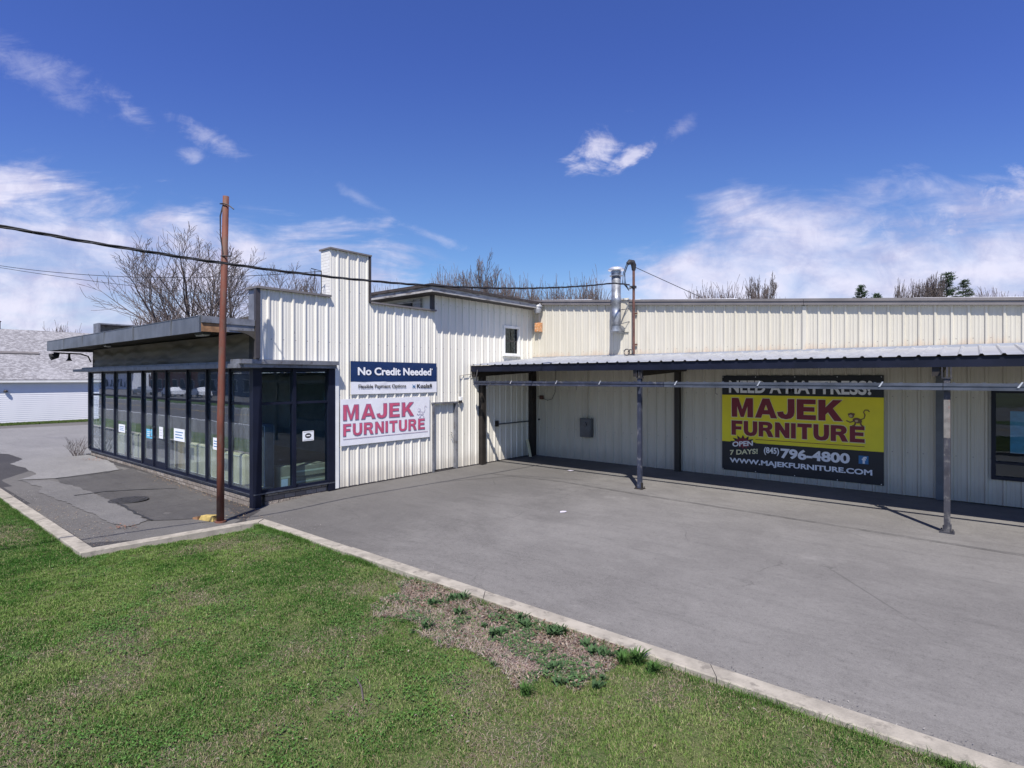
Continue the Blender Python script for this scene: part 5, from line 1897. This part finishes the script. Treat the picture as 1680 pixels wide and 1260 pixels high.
S0, S1 = -6, 24
b = MB()
rows = 22
for k in range(rows):
    z0, z1 = .05 + k * .125, .05 + (k + 1) * .125
    b.quad(P3(S0, .016, z0), P3(S1, .016, z0), P3(S1, .0, z1), P3(S0, .0, z1))
    b.quad(P3(S0, .0, z0), P3(S1, .0, z0), P3(S1, .016, z0), P3(S0, .016, z0))
obj('wall', b, M['clap'], wb)
b = MB()
b.quad(P3(S0, .02, -.1), P3(S1, .02, -.1), P3(S1, .02, .05), P3(S0, .02, .05))
obj('foundation', b, M['curb'], wb)
b = MB()
EZ = 2.70
b.hexa([P3(S0 - .3, .27, EZ), P3(S1, .27, EZ), P3(S1, -6.5, EZ + 3.55), P3(S0 - .3, -6.5, EZ + 3.55)],
       [P3(S0 - .3, .27, EZ + .06), P3(S1, .27, EZ + .06), P3(S1, -6.5, EZ + 3.64), P3(S0 - .3, -6.5, EZ + 3.64)])
b.hexa([P3(S0 - .3, -6.5, EZ + 3.55), P3(S1, -6.5, EZ + 3.55), P3(S1, -13, EZ), P3(S0 - .3, -13, EZ)],
       [P3(S0 - .3, -6.5, EZ + 3.64), P3(S1, -6.5, EZ + 3.64), P3(S1, -13, EZ + .06), P3(S0 - .3, -13, EZ + .06)])
rfo = obj('roof', b, M['pale_shingle'], wb)
b = MB()
b.hexa([P3(S0 - .3, .215, EZ - .13), P3(S1, .215, EZ - .13), P3(S1, .28, EZ - .13), P3(S0 - .3, .28, EZ - .13)],
       [P3(S0 - .3, .215, EZ - .003), P3(S1, .215, EZ - .003), P3(S1, .28, EZ - .003), P3(S0 - .3, .28, EZ - .003)])
obj('eave_board', b, M['white_trim'], rfo)
b = MB()
b.hexa([P3(S0, .04, EZ - .06), P3(S1, .04, EZ - .06), P3(S1, .21, EZ - .06), P3(S0, .21, EZ - .06)], [P3(S0, .04, EZ - .02), P3(S1, .04, EZ - .02), P3(S1, .21, EZ - .02), P3(S0, .21, EZ - .02)])
obj('soffit', b, M['white_trim'], rfo)
b = MB()
for zz in (.0, .06):
    b.hexa([P3(.4, -2.9 + zz * 9, EZ + 1.78 - zz * 0), P3(2.5, -2.9 + zz * 9, EZ + 1.78), P3(2.5, -3.1, EZ + 1.9), P3(.4, -3.1, EZ + 1.9)], [P3(.4, -2.9, EZ + 1.83), P3(2.5, -2.9, EZ + 1.83), P3(2.5, -3.1, EZ + 1.95), P3(.4, -3.1, EZ + 1.95)]) if zz == 0 else None
obj('roof_patch', b, M['trim_brown'], rfo)
b = MB()
b.hexa([P3(6.25, .06, 1.98), P3(7.1, .06, 1.98), P3(7.1, .35, 1.98), P3(6.25, .35, 1.98)][::-1], [P3(6.25, .06, 2.46), P3(7.1, .06, 2.46), P3(7.1, .35, 2.46), P3(6.25, .35, 2.46)][::-1])
ac = thing('air_conditioner', 'white window air conditioner on the white building wall', 'air conditioner', P3(6.7, .1, 1.98))
obj('case', b, M['white_trim'], ac)
b = MB()
b.hexa([P3(6.36, .355, 2.06), P3(6.99, .355, 2.06), P3(6.99, .37, 2.06), P3(6.36, .37, 2.06)], [P3(6.36, .355, 2.38), P3(6.99, .355, 2.38), P3(6.99, .37, 2.38), P3(6.36, .37, 2.38)])
obj('grille', b, M['trim_dark'], ac)
b = MB()
c0 = Vector(P3(.25, .12, 1.95))
b.lathe(c0, [(.02, 0), (.10, .03), (.11, .1), (.05, .16)], 12)
wl = thing('wall_lamp', 'small wall lamp on the white clapboard at the left edge', 'lamp', tuple(c0))
obj('lamp_shade', b, M['trim_dark'], wl)
obj('bracket', MB().tube([c0 + Vector((0, 0, .1)), Vector(P3(.25, .02, 2.08))], .02, 6), M['trim_dark'], wl)
b = MB()
q0 = O + D * 1.0 + Nn * (-6.5)
b.lathe((q0.x, q0.y, EZ + 3.5), [(.08, 0), (.08, .6), (.12, .62), (.12, .68)], 10)
obj('vent_pipe', b, M['trim_dark'], wb)
# grass strip along it
b = MB()
b.quad(P3(S0, .1, .03), P3(S0, 2.3, .012), P3(6, 1.6, .012), P3(6, .1, .03))
structure(obj('verge', b, M['soil']))
b = MB()
b.quad(P3(4, .1, .034), P3(4, 1.75, .016), P3(S1, 3.0, .016), P3(S1, .1, .034))
structure(obj('verge', b, M['dirt']))
vx = rng.uniform(S0, 14, 30000)
vo = rng.uniform(.08, 2.2, 30000)
k = rng.uniform(0, 1, 30000) < np.clip(1 - (vx - 2) / 6, .12, 1)
vx, vo = vx[k], vo[k]
px, py = O.x + D.x * vx + Nn.x * vo, O.y + D.y * vx + Nn.y * vo
n = len(px)
tint = np.array([.08, .12, .03]) * rng.uniform(.6, 1.5, (n, 1))
V, F, C = blades(px, py, rng.uniform(.04, .1, n), rng.uniform(.015, .03, n), rng.uniform(.2, 1.0, n), tint, .02 + 0 * px)
stuff(tinted('verge_grass', V, F, C, M['blade']), 'strip of grass along the foot of the white building', 'grass')


# ------------------------------------------------------------------ bare trees behind the roofs
def ray_point(px, py, depth):
    """place on the bearing of a picture column, at a distance along the street heading"""
    r = (px - 840) / 918.03
    u = (620.26 - py) / 918.03
    c_, s_ = math.cos(HEAD), math.sin(HEAD)
    return Vector((CAM.x + depth * (r * c_ - s_), CAM.y + depth * (r * s_ + c_), CAM.z + depth * u))


def seg_mesh(segs):
    """tapered limbs from (p0, p1, r0, r1) arrays"""
    P0 = np.array([s[0] for s in segs])
    P1 = np.array([s[1] for s in segs])
    r0 = np.array([s[2] for s in segs])
    r1 = np.array([s[3] for s in segs])
    d = P1 - P0
    d /= np.linalg.norm(d, axis=1)[:, None] + 1e-9
    ref = np.where(np.abs(d[:, 2:3]) > .9, np.array([[1., 0, 0]]), np.array([[0, 0, 1.]]))
    a = np.cross(d, ref)
    a /= np.linalg.norm(a, axis=1)[:, None] + 1e-9
    b = np.cross(d, a)
    m = 4
    V = np.empty((len(segs), 2 * m, 3))
    for j in range(m):
        t_ = 2 * math.pi * j / m
        off = a * math.cos(t_) + b * math.sin(t_)
        V[:, j] = P0 + off * r0[:, None]
        V[:, m + j] = P1 + off * r1[:, None]
    i = np.arange(len(segs))[:, None] * 2 * m
    F = np.concatenate([i + [j, (j + 1) % m, m + (j + 1) % m, m + j] for j in range(m)], 0)
    return V.reshape(-1, 3), F


def plain(name, V, F, mt, parent):
    me = bpy.data.meshes.new(name)
    V = V - np.array(parent.location)
    me.vertices.add(len(V))
    me.vertices.foreach_set('co', V.ravel().astype(np.float32))
    me.loops.add(F.size)
    me.loops.foreach_set('vertex_index', F.ravel().astype(np.int32))
    me.polygons.add(len(F))
    me.polygons.foreach_set('loop_start', np.arange(0, F.size, F.shape[1], dtype=np.int32))
    me.polygons.foreach_set('loop_total', np.full(len(F), F.shape[1], np.int32))
    me.update()
    me.validate()
    me.materials.append(mt)
    o = bpy.data.objects.new(name, me)
    COL.objects.link(o)
    o.parent = parent
    return o


def bare_tree(label, px, ptop, depth, width_px, seed, mt='wood_bark', stems=1, upright=.5, twig=.010, levels=4, base_z=0.0):
    """long arching limbs that fork at narrow angles into finer and finer twigs"""
    rr = random.Random(seed)
    top = ray_point(px, ptop, depth)
    base = Vector((top.x, top.y, base_z))
    H = top.z - base_z
    half = width_px / 2 / 918 * depth
    t = thing('bare_tree', label, 'tree', tuple(base), 'bare trees behind the store')
    trunk, crown = [], []

    def limb(p, d, L, r, lev):
        n = 7 if lev < 2 else 5 if lev == 2 else 4
        q = p
        for i in range(n):
            d = (d + Vector((rr.gauss(0, .10), rr.gauss(0, .10), rr.gauss(0, .05) + .075 * upright))).normalized()
            q2 = q + d * (L / n)
            ra, rb = r * (1 - .78 * i / n), r * (1 - .78 * (i + 1) / n)
            (trunk if lev == 0 else crown).append((tuple(q), tuple(q2), max(ra, twig), max(rb, twig * .7)))
            q = q2
            f = (i + 1) / n
            if lev < levels and f > .22:
                for _ in range(2 if lev < 3 else 1):
                    if rr.random() < .92:
                        a = d.cross(Vector((rr.gauss(0, 1), rr.gauss(0, 1), rr.gauss(0, 1)))).normalized()
                        ang = rr.uniform(.35, .75)
                        nd = (d * math.cos(ang) + a * math.sin(ang) + Vector((0, 0, .10 * upright))).normalized()
                        limb(q, nd, L * (1.08 - .62 * f) * rr.uniform(.5, .8), max(rb * .62, twig), lev + 1)

    if stems == 1:
        th = H * rr.uniform(.2, .26)
        trunk.append((tuple(base), tuple(base + Vector((0, 0, th))), H * .026, H * .021))
        m = 6
        for k in range(m):
            a = 6.283 * k / m + rr.uniform(-.4, .4)
            out = rr.uniform(.25, .62) * min(1.2, half / (H * .32))
            d = Vector((math.cos(a) * out, math.sin(a) * out, 1)).normalized()
            limb(base + Vector((0, 0, th * rr.uniform(.75, 1))), d, H * rr.uniform(.55, .72), H * .0125, 1)
        limb(base + Vector((0, 0, th)), Vector((rr.gauss(0, .08), rr.gauss(0, .08), 1)).normalized(), H * .72, H * .014, 1)
    else:
        for k in range(stems):
            off = Vector((rr.uniform(-1, 1), rr.uniform(-1, 1), 0)) * half * .75
            d = Vector((off.x / half * .10 + rr.gauss(0, .05), off.y / half * .10 + rr.gauss(0, .05), 1)).normalized()
            limb(base + off, d, H * rr.uniform(.72, 1.0), .045, max(1, levels - 2))
    al = np.array([s_[1] for s_ in trunk + crown])
    mz = np.percentile(al[:, 2], 99.8) - base_z
    rad = np.percentile(np.hypot(al[:, 0] - base.x, al[:, 1] - base.y), 93 if stems == 1 else 97)
    sz, sr = H / mz, half / max(rad, .1)

    def sc(p):
        return (base.x + (p[0] - base.x) * sr, base.y + (p[1] - base.y) * sr, base_z + (p[2] - base_z) * sz)
    if not trunk:
        trunk.append(crown.pop(0))
    for nm, sg_, mm in (('trunk', trunk, M[mt]), ('crown', crown, M['twig'] if mt == 'wood_bark' else M[mt])):
        V, F = seg_mesh([(sc(a), sc(b), c, d) for a, b, c, d in sg_])
        plain(nm, V, F, mm, t)
    return len(trunk) + len(crown)


tot = 0
TREES = [
    ('largest bare tree, spreading behind the shopfront roof and rusty pole', 336, 376, 44, 234, 3, 'wood_bark', 1, 0.6, 0.014, 4),
    ('wide bare tree between the rusty pole and the white chimney', 455, 432, 50, 180, 8, 'wood_bark', 1, 0.4, 0.014, 4),
    ('small bare tree just left of the white chimney', 505, 447, 46, 72, 12, 'wood_bark', 1, 0.5, 0.014, 4),
    ('low bare shrub tree peeking over the shopfront roof', 262, 512, 40, 82, 14, 'twig_red', 72, 0.9, 0.015, 4),
    ('far bare treetop over the ridge of the white building', 104, 533, 60, 49, 15, 'twig_red', 42, 0.9, 0.015, 4),
    ('tall bare tree behind the peak of the upper roof', 790, 420, 48, 96, 21, 'wood_bark', 1, 0.75, 0.014, 4),
    ('bushy bare tree left of the tall one behind the upper roof', 738, 442, 46, 82, 22, 'twig_red', 72, 0.9, 0.015, 4),
    ('bushy bare tree right of the tall one behind the upper roof', 832, 452, 47, 82, 23, 'twig_red', 72, 0.9, 0.015, 4),
    ('low bare tree beside the tower, behind the left edge of the upper roof', 632, 468, 50, 55, 24, 'twig_red', 48, 0.9, 0.015, 4),
    ('upright bare brush over the roof corner, leftmost behind the long wing', 885, 462, 45, 68, 31, 'twig_red', 58, 0.9, 0.015, 4),
    ('upright bare brush midway between the roof corner and the flue', 925, 465, 46, 82, 32, 'twig_red', 72, 0.9, 0.015, 4),
    ('tall upright bare brush close left of the flue pipe', 968, 455, 45, 74, 33, 'twig_red', 64, 0.9, 0.015, 4),
    ('fan of upright bare brush over the long roof right of the service mast', 1190, 468, 52, 116, 34, 'twig_red', 102, 0.9, 0.015, 4),
    ('low bare brush left of the fan of brush over the long roof', 1148, 477, 55, 61, 35, 'twig_red', 54, 0.9, 0.015, 4),
    ('slender bare tree right of the fan of brush over the long roof', 1245, 452, 52, 48, 36, 'wood_bark', 1, 0.9, 0.014, 4),
    ('leaning bare tree left of the evergreens at right', 1474, 458, 58, 28, 41, 'wood_bark', 1, 0.9, 0.014, 3),
    ('second bare tree left of the tall pine', 1500, 458, 60, 33, 42, 'wood_bark', 1, 0.9, 0.014, 3),
    ('bushy bare tree touching the left side of the tall pine', 1527, 452, 59, 42, 43, 'wood_bark', 1, 1.1, 0.014, 4),
    ('bare treetop right of the tall pine', 1620, 474, 60, 62, 44, 'twig_red', 54, 0.9, 0.015, 4),
    ('low bare brush at the right edge over the long roof', 1662, 482, 60, 68, 45, 'twig_red', 58, 0.9, 0.015, 4),
]
for a in TREES:
    tot += bare_tree(*a[:6], mt=a[6], stems=a[7], upright=a[8], twig=a[9], levels=a[10])
print('tree limbs', tot)


def evergreen(label, px, ptop, depth, width_px, seed, airy=1.0, col=(.05, .08, .042)):
    rr = random.Random(seed)
    top = ray_point(px, ptop, depth)
    base = Vector((top.x, top.y, 0))
    H = top.z
    half = width_px / 2 / 918 * depth
    t = thing('evergreen_tree', label, 'tree', tuple(base), 'evergreens behind the store')
    obj('trunk', MB().tube([base, base + Vector((0, 0, H * .5)), base + Vector((0, 0, H * .98))], [H * .016, H * .01, .02], 8), M['wood_bark'], t)
    V, C, limbs = [], [], []
    z = H * .12
    while z < H:
        f = (z / H)
        reach = half * min(1.0, ((1 - f) * 3.2) ** .75) * 1.1 + .15
        for k in range(5):
            a = rr.uniform(0, 6.28)
            L = reach * rr.uniform(.55, 1.15)
            if rr.random() < .12 * airy:
                continue
            p0 = base + Vector((0, 0, z))
            p1 = p0 + Vector((math.cos(a) * L, math.sin(a) * L, L * rr.uniform(-.1, .35)))
            limbs.append((tuple(p0), tuple(p1), .03, .01))
            m = int(26 + 40 * L)
            for q in range(m):
                s_ = rr.uniform(.15, 1.05) ** .8
                c = p0.lerp(p1, s_) + Vector((rr.gauss(0, .13), rr.gauss(0, .13), rr.gauss(0, .08)))
                d = Vector((math.cos(a + rr.gauss(0, .7)), math.sin(a + rr.gauss(0, .7)), rr.gauss(.25, .35))).normalized() * rr.uniform(.14, .30)
                e = d.cross(Vector((rr.gauss(0, 1), rr.gauss(0, 1), rr.gauss(0, 1)))).normalized() * rr.uniform(.025, .05)
                V += [tuple(c - e), tuple(c + e), tuple(c + d)]
                g = rr.uniform(.6, 1.5)
                C += [tuple(x * g for x in col)] * 3
        z += H * .022
    V = np.array(V) - np.array(base)
    F = np.arange(len(V)).reshape(-1, 3)
    o = tinted('crown', V, F, np.array(C), M['needle'])
    o.parent = t
    lv, lf = seg_mesh(limbs)
    plain('branches', lv, lf, M['wood_bark'], t)


evergreen('tall dark pine rising over the right part of the long roof', 1553, 446, 62, 46, 5, 1.0)
evergreen('shorter loose evergreen leaning on the right of the tall pine', 1580, 462, 63, 44, 6, 2.0, (.06, .085, .04))
evergreen('small dark evergreen tip alone over the long roof', 1414, 470, 60, 40, 7, 1.2)
evergreen('tiny evergreen tip just right of the small dark one', 1438, 484, 60, 18, 8, 1.2)

# ------------------------------------------------------------------ across the road (seen mirrored in the shop glass)


def far_shop(label, x0, x1, y, h, wallm, bandm):
    t = thing('roadside_shop', label, 'building', ((x0 + x1) / 2, y, 0))
    obj('wall', MB().box(x0, x1, y - 14, y, -.02, h), wallm, t)
    obj('parapet_band', MB().box(x0 - .15, x1 + .15, y + .01, y + .25, h - 1.0, h + .15), bandm, t)
    x = x0 + 1
    while x < x1 - 3:
        wfm = MB()
        wfm.box(x, x + 2.4, y + .01, y + .06, .5, 2.6)
        o = obj('window', wfm, M['white_trim'], t)
        obj('pane', MB().box(x + .1, x + 2.3, y + .062, y + .08, .6, 2.5), M['dark_room'], o)
        x += 4.2


def parked_car(x, y, mt, label):
    t = thing('parked_car', label, 'car', (x, y, 0), 'cars parked across the road')
    b = MB()
    prof = [(-2.2, .35), (-2.25, .7), (-2.0, .88), (-1.1, .95), (-.5, 1.42), (.9, 1.45), (1.6, 1.0), (2.15, .9), (2.2, .4)]
    n = len(prof)
    for sy in (-.85, .85):
        for px_, pz_ in prof:
            b.v.append((x + px_, y + sy * (.8 if pz_ > 1.1 else 1), pz_))
    b.f.append(tuple(range(n)))
    b.f.append(tuple(reversed(range(n, 2 * n))))
    for i in range(n):
        b.f.append((i, n + i, n + (i + 1) % n, (i + 1) % n))
    obj('body', b, mt, t)
    g = MB()
    for sy in (-.80, .80):
        g.poly([(x - .95, y + sy * 1.01, .99), (x - .45, y + sy * .9, 1.36), (x + .85, y + sy * .9, 1.38), (x + 1.4, y + sy * 1.01, 1.02)])
    obj('side_glass', g, M['cable'], t)
    for sx in (-1.4, 1.4):
        for sy in (-.82, .82):
            obj('wheel', MB().tube([(x + sx, y + sy - .1, .33), (x + sx, y + sy + .1, .33)], .33, 18), M['cable'], t)


far_shop('low red-brown shop across the road from the forecourt', -132, -104, -50, 5.2, mat('red_brown_wall', (.20, .06, .045), .8), M['white_trim'])
far_shop('pale grey shop with a white band across the road', -100, -66, -48, 5.6, mat('slate_wall', (.10, .12, .16), .7), M['white_trim'])
far_shop('long white shed far down the road', -240, -150, -52, 5.0, M['clap'], M['ledge'])
white_car = mat('white_car_paint', (.75, .75, .77), .25, var=.02)
parked_car(-84, -38, white_car, 'white car parked across the road nearest the pale grey shop')
parked_car(-75, -38.5, white_car, 'white car parked across the road at the right end of the row')
parked_car(-97, -38, mat('silver_car_paint', (.35, .36, .38), .3, .4, var=.02), 'silver car parked across the road farthest left')
